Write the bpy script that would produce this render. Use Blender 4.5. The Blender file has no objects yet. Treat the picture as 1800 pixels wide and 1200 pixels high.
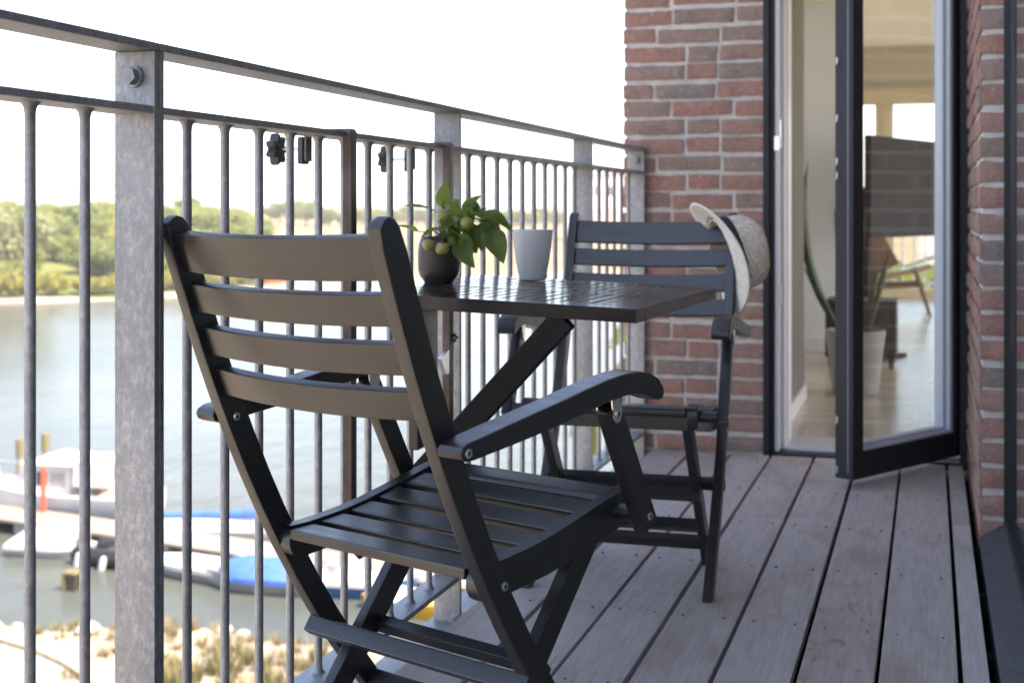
import bpy, bmesh, math, random
import numpy as np
from mathutils import Vector, Matrix, noise

random.seed(7)
R = math.radians
PI = math.pi
scene = bpy.context.scene
col = scene.collection

# ------------------------------------------------------------------ camera model (photo is 1800 x 1200)
F, CAMH, VPX, HY = 2350.0, 0.87, 1634.0, 368.0
YAW = math.atan((VPX - 900) / F)
S_, C_ = math.sin(YAW), math.cos(YAW)


def at(px, py, d):
    """point that the photo shows at px,py at distance d from the lens plane"""
    l = d * (px - 900) / F
    return Vector((-S_ * d + C_ * l, C_ * d + S_ * l, CAMH - d * (py - HY) / F))


def atz(px, py, z):
    return at(px, py, (CAMH - z) * F / (py - HY))


# ------------------------------------------------------------------ materials
MATS = {}


def mat(name, base=(.5, .5, .5), rough=.5, metal=0., spec=.5):
    m = bpy.data.materials.new(name)
    m.use_nodes = True
    b = m.node_tree.nodes['Principled BSDF']
    b.inputs['Base Color'].default_value = (*base, 1)
    b.inputs['Roughness'].default_value = rough
    b.inputs['Metallic'].default_value = metal
    b.inputs['Specular IOR Level'].default_value = spec
    MATS[name] = m
    return m, m.node_tree, b


def N(nt, t, **kw):
    n = nt.nodes.new(t)
    for k, v in kw.items():
        setattr(n, k, v)
    return n


def ramp(nt, stops, interp='LINEAR'):
    r = N(nt, 'ShaderNodeValToRGB')
    r.color_ramp.interpolation = interp
    e = r.color_ramp.elements
    while len(e) > 1:
        e.remove(e[-1])
    e[0].position = stops[0][0]
    c = stops[0][1]
    e[0].color = (*c, 1) if len(c) == 3 else c
    for p, c in stops[1:]:
        x = e.new(p)
        x.color = (*c, 1)
    return r


def g3(v):
    return (v, v, v)


def noise_tex(nt, scale, detail=4, rough=.55, vec=None, coord='Object', stretch=None, dist=0.):
    n = N(nt, 'ShaderNodeTexNoise')
    n.inputs['Scale'].default_value = scale
    n.inputs['Detail'].default_value = detail
    n.inputs['Roughness'].default_value = rough
    n.inputs['Distortion'].default_value = dist
    tc = N(nt, 'ShaderNodeTexCoord')
    out = tc.outputs[coord]
    if stretch:
        mp = N(nt, 'ShaderNodeMapping')
        mp.inputs['Scale'].default_value = stretch
        nt.links.new(out, mp.inputs['Vector'])
        out = mp.outputs['Vector']
    nt.links.new(out, n.inputs['Vector'])
    return n


def mixc(nt, fac, a, b, mode='MIX'):
    m = N(nt, 'ShaderNodeMix', data_type='RGBA', blend_type=mode)
    for sock, v in ((m.inputs[0], fac), (m.inputs[6], a), (m.inputs[7], b)):
        if hasattr(v, 'is_linked') or isinstance(v, bpy.types.NodeSocket):
            nt.links.new(v, sock)
        elif isinstance(v, (int, float)):
            sock.default_value = v
        else:
            sock.default_value = (*v, 1)
    return m.outputs[2]


def bump(nt, b, h, strength=.3, dist=.002):
    bp = N(nt, 'ShaderNodeBump')
    bp.inputs['Strength'].default_value = strength
    bp.inputs['Distance'].default_value = dist
    nt.links.new(h, bp.inputs['Height'])
    nt.links.new(bp.outputs['Normal'], b.inputs['Normal'])


def simple_noise_mat(name, c1, c2, rough, scale, metal=0., spec=.5, bstr=0., bdist=.002, coord='Object', stretch=None, detail=5, lo=.35, hi=.65):
    m, nt, b = mat(name, c1, rough, metal, spec)
    n = noise_tex(nt, scale, detail, coord=coord, stretch=stretch)
    r = ramp(nt, [(lo, c1), (hi, c2)])
    nt.links.new(n.outputs['Fac'], r.inputs['Fac'])
    nt.links.new(r.outputs['Color'], b.inputs['Base Color'])
    if bstr:
        bump(nt, b, n.outputs['Fac'], bstr, bdist)
    return m, nt, b


# painted hardwood of the chairs
m, nt, b = simple_noise_mat('chair_paint', (.0105, .0094, .0092), (.0135, .0122, .012), .42, 9, stretch=(1, 1, 1), spec=.85)
n = noise_tex(nt, 60, 3, stretch=(.15, 1, 1))
rr = ramp(nt, [(.3, g3(.30)), (.7, g3(.40))])
nt.links.new(n.outputs['Fac'], rr.inputs['Fac'])
nt.links.new(rr.outputs['Color'], b.inputs['Roughness'])
bump(nt, b, n.outputs['Fac'], .03, .0003)
m, nt, b = simple_noise_mat('table_paint', (.016, .0145, .0155), (.020, .0185, .0195), .3, 9)
n = noise_tex(nt, 50, 3, stretch=(1, .15, 1))
rr = ramp(nt, [(.3, g3(.11)), (.7, g3(.18))])
nt.links.new(n.outputs['Fac'], rr.inputs['Fac'])
nt.links.new(rr.outputs['Color'], b.inputs['Roughness'])
bump(nt, b, n.outputs['Fac'], .03, .0002)

mat('table_leg_paint', (.011, .0095, .0095), .55, 0, .25)
# galvanised steel
def galvanised(name, c1, c2, c3):
    m, nt, b = mat(name, c1, .5, .55)
    n1 = noise_tex(nt, 38, 6, .75)
    n2 = noise_tex(nt, 170, 4, .8, stretch=(1, 1, .4))
    n3 = noise_tex(nt, 5, 3, .6)
    a = mixc(nt, .5, n1.outputs['Fac'], n2.outputs['Fac'])
    r = ramp(nt, [(.38, c1), (.5, c2), (.60, c3)])
    nt.links.new(a, r.inputs['Fac'])
    r3 = ramp(nt, [(.35, g3(.86)), (.65, g3(1.04))])
    nt.links.new(n3.outputs['Fac'], r3.inputs['Fac'])
    nt.links.new(mixc(nt, 1., r.outputs['Color'], r3.outputs['Color'], 'MULTIPLY'), b.inputs['Base Color'])
    rr = ramp(nt, [(.35, g3(.42)), (.65, g3(.62))])
    nt.links.new(n1.outputs['Fac'], rr.inputs['Fac'])
    nt.links.new(rr.outputs['Color'], b.inputs['Roughness'])
    bump(nt, b, n2.outputs['Fac'], .12, .0008)


galvanised('galvanised', (.235, .24, .255), (.295, .298, .312), (.43, .425, .42))
galvanised('galvanised_bar', (.23, .235, .25), (.30, .305, .32), (.42, .42, .43))
mat('screw_steel', (.62, .60, .57), .3, 1.)
mat('latch_steel', (.34, .33, .33), .4, .9)
mat('bracket_steel', (.72, .71, .69), .18, 1.)
simple_noise_mat('strap_metal', (.07, .055, .048), (.13, .108, .094), .38, 12, metal=.6)
mat('knob_plastic', (.035, .034, .036), .4)

# bricks
m, nt, b = mat('brick', (.3, .12, .09), .85, 0, .25)
geo = N(nt, 'ShaderNodeNewGeometry')
rb = ramp(nt, [(0, (.30, .175, 0.139)), (.2, (.345, .18, 0.141)), (.38, (.27, .195, 0.162)), (.55, (.36, .188, 0.146)), (.7, (.26, .195, 0.162)), (.85, (.325, .178, 0.143)), (.95, (.225, .185, 0.158)), (1., (.33, .215, 0.174))])
nt.links.new(geo.outputs['Random Per Island'], rb.inputs['Fac'])
n1 = noise_tex(nt, 14, 5, .65)
n2 = noise_tex(nt, 85, 4, .7)
n4 = noise_tex(nt, 30, 5, .7)
r1 = ramp(nt, [(.3, (.82, .85, .88)), (.55, (1.05, 1.05, 1.05)), (.75, (1.24, 1.16, 1.12))])
nt.links.new(n1.outputs['Fac'], r1.inputs['Fac'])
c = mixc(nt, 1., rb.outputs['Color'], r1.outputs['Color'], 'MULTIPLY')
r2 = ramp(nt, [(.35, g3(.75)), (.65, g3(1.2))])
nt.links.new(n2.outputs['Fac'], r2.inputs['Fac'])
c = mixc(nt, .8, c, r2.outputs['Color'], 'MULTIPLY')
r4 = ramp(nt, [(.58, g3(0)), (.70, g3(.7))])
nt.links.new(n4.outputs['Fac'], r4.inputs['Fac'])
c = mixc(nt, r4.outputs['Color'], c, (.40, .35, .32))
nt.links.new(c, b.inputs['Base Color'])
bump(nt, b, n2.outputs['Fac'], .5, .003)
simple_noise_mat('mortar', (.49, .455, .415), (.61, .575, .535), .95, 22, spec=.2, bstr=.8, bdist=.006, detail=7)

# weathered deck
m, nt, b = mat('deck_wood', (.3, .27, .26), .62, 0, .35)
geo = N(nt, 'ShaderNodeNewGeometry')
pr = ramp(nt, [(0, (.41, .355, .335)), (.3, (.46, .415, .40)), (.55, (.39, .325, .30)), (.8, (.485, .44, .43)), (1, (.43, .37, .345))])
nt.links.new(geo.outputs['Random Per Island'], pr.inputs['Fac'])
tc = N(nt, 'ShaderNodeTexCoord')
add = N(nt, 'ShaderNodeVectorMath', operation='ADD')
sc_ = N(nt, 'ShaderNodeVectorMath', operation='SCALE')
comb = N(nt, 'ShaderNodeCombineXYZ')
for i in range(3):
    nt.links.new(geo.outputs['Random Per Island'], comb.inputs[i])
sc_.inputs['Scale'].default_value = 17.
nt.links.new(comb.outputs[0], sc_.inputs[0])
nt.links.new(tc.outputs['Object'], add.inputs[0])
nt.links.new(sc_.outputs[0], add.inputs[1])


def wood_noise(scale, stretch, detail=5, dist=0., rough=.6):
    mp = N(nt, 'ShaderNodeMapping')
    mp.inputs['Scale'].default_value = stretch
    nt.links.new(add.outputs[0], mp.inputs['Vector'])
    n = N(nt, 'ShaderNodeTexNoise')
    n.inputs['Scale'].default_value = scale
    n.inputs['Detail'].default_value = detail
    n.inputs['Roughness'].default_value = rough
    n.inputs['Distortion'].default_value = dist
    nt.links.new(mp.outputs['Vector'], n.inputs['Vector'])
    return n


g1 = wood_noise(14, (3.2, .35, 1), 6, 1.2)
g2 = wood_noise(70, (2.4, .10, 1), 4)
g3n = wood_noise(3.2, (1, .6, 1), 4, .6)
rg = ramp(nt, [(.25, g3(.78)), (.5, g3(1.)), (.75, g3(1.16))])
nt.links.new(g1.outputs['Fac'], rg.inputs['Fac'])
c = mixc(nt, 1., pr.outputs['Color'], rg.outputs['Color'], 'MULTIPLY')
rg2 = ramp(nt, [(.3, g3(.8)), (.6, g3(1.08))])
nt.links.new(g2.outputs['Fac'], rg2.inputs['Fac'])
c = mixc(nt, .75, c, rg2.outputs['Color'], 'MULTIPLY')
rst = ramp(nt, [(.52, g3(0)), (.68, g3(.6))])
nt.links.new(g3n.outputs['Fac'], rst.inputs['Fac'])
c = mixc(nt, rst.outputs['Color'], c, (.29, .205, .17))
g5 = wood_noise(9, (1.6, .8, 1), 6, 2.5)
r5 = ramp(nt, [(.60, g3(0)), (.66, g3(.55)), (.74, g3(.2))])
nt.links.new(g5.outputs['Fac'], r5.inputs['Fac'])
mk_ = ramp(nt, [(.0, g3(.2)), (.42, g3(.2)), (.46, g3(1.))])
nt.links.new(geo.outputs['Random Per Island'], mk_.inputs['Fac'])
g6 = wood_noise(1.7, (1, .8, 1), 2)
r6 = ramp(nt, [(.42, g3(0)), (.6, g3(1))])
nt.links.new(g6.outputs['Fac'], r6.inputs['Fac'])
st_ = mixc(nt, 1., mixc(nt, 1., r5.outputs['Color'], mk_.outputs['Color'], 'MULTIPLY'), r6.outputs['Color'], 'MULTIPLY')
c = mixc(nt, st_, c, (.15, .095, .075))
nt.links.new(c, b.inputs['Base Color'])
rr = ramp(nt, [(.3, g3(.5)), (.7, g3(.72))])
nt.links.new(g1.outputs['Fac'], rr.inputs['Fac'])
nt.links.new(rr.outputs['Color'], b.inputs['Roughness'])
bump(nt, b, g2.outputs['Fac'], .25, .0012)
mat('screw_dark', (.12, .10, .09), .6)
mat('under_deck_shade', (.015, .013, .012), .9, 0, .1)
simple_noise_mat('slate_sill', (.022, .026, .036), (.045, .050, .062), .5, 40, bstr=.25, bdist=.001)

# facade
mat('frame_dark', (.014, .014, .018), .5, 0, .35)
mat('frame_white', (.74, .73, .74), .4)
mat('frame_grey', (.52, .55, .62), .35)
mat('highlight_grey', (.12, .125, .16), .45)
mat('socket_shade', (.008, .008, .008), .6)
simple_noise_mat('render_wall', (.50, .48, .45), (.58, .56, .53), .9, 8)
simple_noise_mat('plaster', (.74, .78, .80), (.78, .82, .84), .85, 3)
simple_noise_mat('plaster_taupe', (.15, .14, .125), (.18, .165, .15), .85, 3)
simple_noise_mat('ceiling_cream', (.80, .76, .65), (.84, .80, .69), .8, 2)
simple_noise_mat('beam_cream', (.46, .42, .33), (.50, .46, .37), .7, 2)
mat('pine_frame', (.66, .57, .38), .5)
m, nt, b = simple_noise_mat('oak_floor', (.50, .44, .36), (.60, .54, .45), .25, 5, stretch=(.25, 3, 1))
br = N(nt, 'ShaderNodeTexBrick')
br.inputs['Scale'].default_value = 1.
br.inputs['Brick Width'].default_value = 1.8
br.inputs['Row Height'].default_value = .16
br.inputs['Mortar Size'].default_value = .003
br.inputs['Color1'].default_value = (1, 1, 1, 1)
br.inputs['Color2'].default_value = (.82, .82, .8, 1)
br.inputs['Mortar'].default_value = (.4, .38, .35, 1)
tcf = N(nt, 'ShaderNodeTexCoord')
nt.links.new(tcf.outputs['Object'], br.inputs['Vector'])
src = b.inputs['Base Color'].links[0].from_socket
nt.links.new(mixc(nt, 1., src, br.outputs['Color'], 'MULTIPLY'), b.inputs['Base Color'])

m = bpy.data.materials.new('window_glass')
m.use_nodes = True
MATS['window_glass'] = m
nt = m.node_tree
nt.nodes.clear()
o = N(nt, 'ShaderNodeOutputMaterial')
mx = N(nt, 'ShaderNodeMixShader')
tr = N(nt, 'ShaderNodeBsdfTransparent')
tr.inputs['Color'].default_value = (.965, .98, .97, 1)
gl = N(nt, 'ShaderNodeBsdfGlossy')
gl.inputs['Roughness'].default_value = .0
gl.inputs['Color'].default_value = (.95, .97, 1, 1)
fr = N(nt, 'ShaderNodeFresnel')
fr.inputs['IOR'].default_value = 1.62
gg = N(nt, 'ShaderNodeNewGeometry')
mi_ = N(nt, 'ShaderNodeMapRange')
mi_.inputs['To Min'].default_value = 1.62
mi_.inputs['To Max'].default_value = 1 / 1.62
nt.links.new(gg.outputs['Backfacing'], mi_.inputs['Value'])
nt.links.new(mi_.outputs[0], fr.inputs['IOR'])
nt.links.new(fr.outputs[0], mx.inputs[0])
nt.links.new(tr.outputs[0], mx.inputs[1])
nt.links.new(gl.outputs[0], mx.inputs[2])
nt.links.new(mx.outputs[0], o.inputs['Surface'])

# table things
simple_noise_mat('pot_dark', (.032, .025, .023), (.050, .041, .038), .45, 18, bstr=.06)
m, nt, b = simple_noise_mat('cup_glaze', (.62, .62, .615), (.76, .755, .745), .34, 26, stretch=(1, 1, .12), lo=.25, hi=.75)
mat('soil', (.03, .022, .016), .95)


def leaf_mat(name, c1, c2, back, scale=30, trans=.35, rough=.45):
    m, nt, b = mat(name, c1, rough, 0, .4)
    n = noise_tex(nt, scale, 4)
    r = ramp(nt, [(.35, c1), (.65, c2)])
    nt.links.new(n.outputs['Fac'], r.inputs['Fac'])
    g = N(nt, 'ShaderNodeNewGeometry')
    rv = ramp(nt, [(0, g3(.72)), (1, g3(1.25))])
    nt.links.new(g.outputs['Random Per Island'], rv.inputs['Fac'])
    c = mixc(nt, 1., r.outputs['Color'], rv.outputs['Color'], 'MULTIPLY')
    nt.links.new(c, b.inputs['Base Color'])
    tl = N(nt, 'ShaderNodeBsdfTranslucent')
    tl.inputs['Color'].default_value = (*back, 1)
    mx = N(nt, 'ShaderNodeMixShader')
    mx.inputs[0].default_value = trans
    out = nt.nodes['Material Output']
    nt.links.new(b.outputs[0], mx.inputs[1])
    nt.links.new(tl.outputs[0], mx.inputs[2])
    nt.links.new(mx.outputs[0], out.inputs['Surface'])
    return m


leaf_mat('apple_leaf', (.07, .115, .02), (.12, .17, .035), (.34, .46, .07), 60, .5, .4)
leaf_mat('apple_leaf_pale', (.20, .27, .15), (.27, .34, .21), (.25, .33, .14), 40, .35, .5)
mat('twig', (.09, .07, .045), .8)
m, nt, b = simple_noise_mat('apple_skin', (.27, .29, .075), (.36, .29, .10), .38, 14, lo=.4, hi=.75)
leaf_mat('snake_leaf', (.035, .060, .020), (.075, .105, .035), (.05, .09, .02), 30, .1, .4)

# straw
m, nt, b = mat('straw', (.5, .44, .36), .8, 0, .2)
tcs = N(nt, 'ShaderNodeTexCoord')
ck = N(nt, 'ShaderNodeTexChecker')
ck.inputs['Scale'].default_value = 130
mp = N(nt, 'ShaderNodeMapping')
mp.inputs['Rotation'].default_value = (0, 0, .6)
nt.links.new(tcs.outputs['UV'], mp.inputs['Vector'])
nt.links.new(mp.outputs[0], ck.inputs['Vector'])
ns = noise_tex(nt, 120, 4)
c = mixc(nt, ck.outputs['Fac'], (.58, .45, .345), (.90, .77, .62))
rs = ramp(nt, [(.3, g3(.7)), (.7, g3(1.25))])
nt.links.new(ns.outputs['Fac'], rs.inputs['Fac'])
nt.links.new(mixc(nt, 1., c, rs.outputs['Color'], 'MULTIPLY'), b.inputs['Base Color'])
bump(nt, b, ck.outputs['Fac'], .5, .0015)
simple_noise_mat('straw_pale', (.68, .63, .53), (.84, .80, .72), .85, 160, spec=.2, bstr=.4, bdist=.001)
mat('hat_ribbon', (.03, .022, .02), .7)

# outdoors
m, nt, b = mat('water', (.10, .13, .13), .12, 0, .5)
b.inputs['IOR'].default_value = 1.085
b.inputs['Specular Tint'].default_value = (.40, .42, .43, 1)
nw = noise_tex(nt, .9, 6, .6, stretch=(1, .45, 1))
nb = noise_tex(nt, .05, 3)
rw = ramp(nt, [(.35, (.055, .066, .062)), (.65, (.085, .096, .092))])
nt.links.new(nb.outputs['Fac'], rw.inputs['Fac'])
nt.links.new(rw.outputs['Color'], b.inputs['Base Color'])
bump(nt, b, nw.outputs['Fac'], .7, .10)
simple_noise_mat('bank_sand', (.235, .205, .165), (.34, .305, .26), .95, 1.6, spec=.15, bstr=.7, bdist=.15, detail=8)
simple_noise_mat('path_concrete', (.30, .285, .26), (.36, .345, .32), .92, .8, spec=.2, detail=8)
simple_noise_mat('dry_field', (.175, .13, .078), (.235, .185, .12), .95, .035, spec=.1, detail=8)
simple_noise_mat('hill_grass', (.085, .11, .034), (.15, .16, .058), .95, .06, spec=.1, detail=8)
simple_noise_mat('lake_bed', (.10, .10, .07), (.15, .14, .10), .95, .5)
simple_noise_mat('kerb_stone', (.30, .24, .18), (.42, .35, .27), .95, 4)
simple_noise_mat('boulder', (.25, .225, .195), (.38, .355, .32), .95, 3, bstr=.5, bdist=.05)
leaf_mat('leaf_olive', (.115, .15, .04), (.165, .19, .06), (.36, .38, .09), .6, .45, .6)
leaf_mat('leaf_green', (.08, .12, .035), (.12, .155, .045), (.27, .31, .07), .6, .42, .6)
leaf_mat('leaf_willow', (.17, .185, .095), (.23, .24, .14), (.36, .40, .20), .6, .45, .6)
leaf_mat('leaf_yellow', (.17, .17, .03), (.22, .205, .045), (.32, .32, .06), .6, .3, .6)
leaf_mat('dry_grass', (.20, .155, .08), (.26, .21, .115), (.2, .17, .08), .8, .3, .8)
leaf_mat('scrub_green', (.16, .155, .075), (.23, .205, .11), (.18, .17, .06), .8, .3, .7)
mat('bark', (.12, .095, .07), .9)
simple_noise_mat('boat_white', (.42, .42, .43), (.48, .48, .485), .3, 2)
simple_noise_mat('boat_grey', (.23, .225, .22), (.28, .27, .265), .4, 2)
mat('boat_window', (.05, .055, .06), .12)
mat('rubber_black', (.012, .012, .015), .55)
mat('fender_white', (.5, .5, .5), .4)
simple_noise_mat('tarp_white', (.42, .415, .40), (.50, .49, .475), .7, 6, bstr=.3, bdist=.02)
simple_noise_mat('tarp_blue', (.03, .10, .42), (.045, .135, .50), .55, 5, bstr=.3, bdist=.02)
mat('hull_blue', (.02, .10, .26), .35)
mat('hull_yellow', (.55, .29, .02), .4)
mat('post_red', (.50, .07, .035), .5)
mat('post_yellow', (.14, .115, .055), .7)
simple_noise_mat('jetty_wood', (.175, .155, .13), (.23, .21, .18), .9, 6, stretch=(1, 8, 1))
mat('engine_grey', (.25, .26, .28), .4)
simple_noise_mat('far_plaster', (.60, .57, .55), (.66, .63, .61), .9, .3)
simple_noise_mat('far_brick', (.45, .33, .29), (.52, .40, .36), .9, .3)
simple_noise_mat('far_brick_dark', (.13, .085, .075), (.19, .13, .115), .9, 30)
mat('tv_black', (.012, .010, .010), .6, 0, .15)
mat('light_block_dark', (.10, .095, .09), .8)
mat('cabinet_dark', (.035, .026, .022), .5)
simple_noise_mat('pot_white', (.34, .33, .32), (.40, .39, .38), .55, 8)
simple_noise_mat('chair_teak', (.155, .088, .048), (.205, .122, .07), .45, 12, stretch=(1, 1, 4))
mat('chair_cane', (.36, .27, .16), .8)

# ------------------------------------------------------------------ mesh helpers


def obj(name, bm, m, parent=None, sharp=35, loc=None, rot=None):
    me = bpy.data.meshes.new(name)
    bm.normal_update()
    ca = R(sharp)
    for f in bm.faces:
        f.smooth = True
    for e in bm.edges:
        if len(e.link_faces) == 2:
            e.smooth = e.calc_face_angle(0) < ca
    bm.to_mesh(me)
    bm.free()
    ms = m if isinstance(m, (list, tuple)) else [m]
    for k in ms:
        me.materials.append(MATS[k])
    o = bpy.data.objects.new(name, me)
    col.objects.link(o)
    if parent:
        o.parent = parent
    if 8 < len(me.vertices) < 6000:
        wn = o.modifiers.new('Normals', 'WEIGHTED_NORMAL')
        wn.keep_sharp = True
        wn.weight = 100
    if loc is not None:
        o.location = loc
    if rot is not None:
        o.rotation_euler = rot
    return o


def tag(o, label=None, cat=None, group=None, kind=None):
    if label:
        o['label'] = label
    if cat:
        o['category'] = cat
    if group:
        o['group'] = group
    if kind:
        o['kind'] = kind
    return o


def thing(name, label, cat, loc=(0, 0, 0), rz=0, group=None):
    o = bpy.data.objects.new(name, None)
    o.empty_display_size = .1
    col.objects.link(o)
    o.location = loc
    o.rotation_euler = (0, 0, rz)
    return tag(o, label, cat, group)


def copy_tree(o, parent=None):
    c = o.copy()
    col.objects.link(c)
    if parent:
        c.parent = parent
        c.matrix_parent_inverse = o.matrix_parent_inverse.copy()
    for ch in list(o.children):
        copy_tree(ch, c)
    return c


def BM():
    return bmesh.new()


def box(bm, x0, x1, y0, y1, z0, z1, M=None, bev=0., seg=1, mi=0):
    vs = [bm.verts.new((x, y, z)) for x in (x0, x1) for y in (y0, y1) for z in (z0, z1)]
    q = [(0, 1, 3, 2), (4, 6, 7, 5), (0, 4, 5, 1), (2, 3, 7, 6), (0, 2, 6, 4), (1, 5, 7, 3)]
    fs = [bm.faces.new([vs[i] for i in f]) for f in q]
    for f in fs:
        f.material_index = mi
    allv = vs
    if bev:
        es = list({e for f in fs for e in f.edges})
        r = bmesh.ops.bevel(bm, geom=es, offset=bev, segments=seg, profile=.5, affect='EDGES', material=mi)
        allv = list({v for f in r['faces'] for v in f.verts} | {v for v in vs if v.is_valid})
    if M is not None:
        bmesh.ops.transform(bm, matrix=M, verts=allv)
        if M.determinant() < 0:
            bmesh.ops.reverse_faces(bm, faces=list({f for v in allv for f in v.link_faces}))
    return allv


def beam(bm, p, q, w, h, up=(0, 0, 1), bev=.002, seg=1, mi=0):
    """bar from p to q; w across (side), h along 'up' """
    p, q = Vector(p), Vector(q)
    y = (q - p)
    L = y.length
    y.normalize()
    x = y.cross(Vector(up)).normalized()
    z = x.cross(y)
    M = Matrix((x, y, z)).transposed().to_4x4()
    M.translation = p
    return box(bm, -w / 2, w / 2, 0, L, -h / 2, h / 2, M, bev, seg, mi)


def prism(bm, prof, x0, x1, bev=0., seg=2, mi=0, axis='x'):
    """closed profile of (y,z) extruded along x"""
    a = [bm.verts.new((x0, y, z)) for y, z in prof]
    c = [bm.verts.new((x1, y, z)) for y, z in prof]
    n = len(prof)
    fs = [bm.faces.new(a), bm.faces.new(c[::-1])]
    caps = list(fs)
    for i in range(n):
        j = (i + 1) % n
        fs.append(bm.faces.new([a[j], a[i], c[i], c[j]]))
    bmesh.ops.recalc_face_normals(bm, faces=fs)
    for f in fs:
        f.material_index = mi
    if bev:
        es = list({e for f in caps for e in f.edges})
        bmesh.ops.bevel(bm, geom=es, offset=bev, segments=seg, profile=.5, affect='EDGES', clamp_overlap=True)


def cyl(bm, p, q, r, seg=16, r2=None, cap=True, mi=0):
    p, q = Vector(p), Vector(q)
    y = (q - p).normalized()
    u = y.orthogonal().normalized()
    v = y.cross(u)
    r2 = r if r2 is None else r2
    A, B = [], []
    for i in range(seg):
        t = 2 * PI * i / seg
        dv = u * math.cos(t) + v * math.sin(t)
        A.append(bm.verts.new(p + dv * r))
        B.append(bm.verts.new(q + dv * r2))
    fs = []
    for i in range(seg):
        j = (i + 1) % seg
        fs.append(bm.faces.new([A[i], A[j], B[j], B[i]]))
    if cap:
        fs.append(bm.faces.new(A[::-1]))
        fs.append(bm.faces.new(B))
    for f in fs:
        f.material_index = mi
    return A + B


def lathe(bm, prof, seg=48, center=(0, 0, 0), mi=0):
    cx, cy, cz = center
    rings = []
    for r, z in prof:
        if r < 1e-6:
            rings.append([bm.verts.new((cx, cy, cz + z))])
        else:
            rings.append([bm.verts.new((cx + r * math.cos(2 * PI * i / seg), cy + r * math.sin(2 * PI * i / seg), cz + z)) for i in range(seg)])
    for a, c in zip(rings[:-1], rings[1:]):
        for i in range(seg):
            j = (i + 1) % seg
            if len(a) == 1 and len(c) == 1:
                continue
            if len(a) == 1:
                f = bm.faces.new([a[0], c[j], c[i]])
            elif len(c) == 1:
                f = bm.faces.new([a[i], a[j], c[0]])
            else:
                f = bm.faces.new([a[i], a[j], c[j], c[i]])
            f.material_index = mi


def tube(bm, pts, r, seg=10, r_end=None, mi=0):
    pts = [Vector(p) for p in pts]
    n = len(pts)
    rings = []
    u = None
    for i, p in enumerate(pts):
        t = (pts[min(i + 1, n - 1)] - pts[max(i - 1, 0)]).normalized()
        if u is None:
            u = t.orthogonal().normalized()
        u = (u - t * u.dot(t)).normalized()
        v = t.cross(u)
        rr = r if r_end is None else r + (r_end - r) * i / (n - 1)
        rings.append([bm.verts.new(p + (u * math.cos(2 * PI * k / seg) + v * math.sin(2 * PI * k / seg)) * rr) for k in range(seg)])
    for a, c in zip(rings[:-1], rings[1:]):
        for k in range(seg):
            j = (k + 1) % seg
            bm.faces.new([a[k], a[j], c[j], c[k]]).material_index = mi
    bm.faces.new(rings[0][::-1]).material_index = mi
    bm.faces.new(rings[-1]).material_index = mi


def sphere(bm, c, r, seg=16, sz=1., mi=0):
    n = seg // 2
    lathe(bm, [(r * math.sin(PI * i / n), -r * sz * math.cos(PI * i / n)) for i in range(n + 1)], seg, c, mi)


def screw(name, parent, p, nrm, r=.0045, m='screw_steel'):
    """pan-head hex screw: a dished disc with a dark socket"""
    bm = BM()
    nrm = Vector(nrm)
    prof = [(0, .0006), (r * .42, .0006), (r * .44, .0022), (r * .8, .0022), (r, .0010), (r, -.001)]
    lathe(bm, prof, 20)
    for f in bm.faces:
        if all(v.co.length < r * .5 for v in f.verts):
            f.material_index = 1  # black socket floor stands in for the shade inside the recess
    q = nrm.to_track_quat('Z', 'Y').to_matrix().to_4x4()
    q.translation = Vector(p)
    bmesh.ops.transform(bm, matrix=q, verts=bm.verts)
    return obj(name, bm, [m, 'socket_shade'], parent)


# ------------------------------------------------------------------ folding chair
P1, P2, P3 = -.2286, .0711, -.0195


def yr(z):
    q = (z - .45) / .45
    return P1 * q + P2 * q * q + P3 * q ** 3


def slope(z):
    return (yr(z + .005) - yr(z - .005)) / .01


WID, TH, DEP = .2208, .0235, .0430


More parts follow.
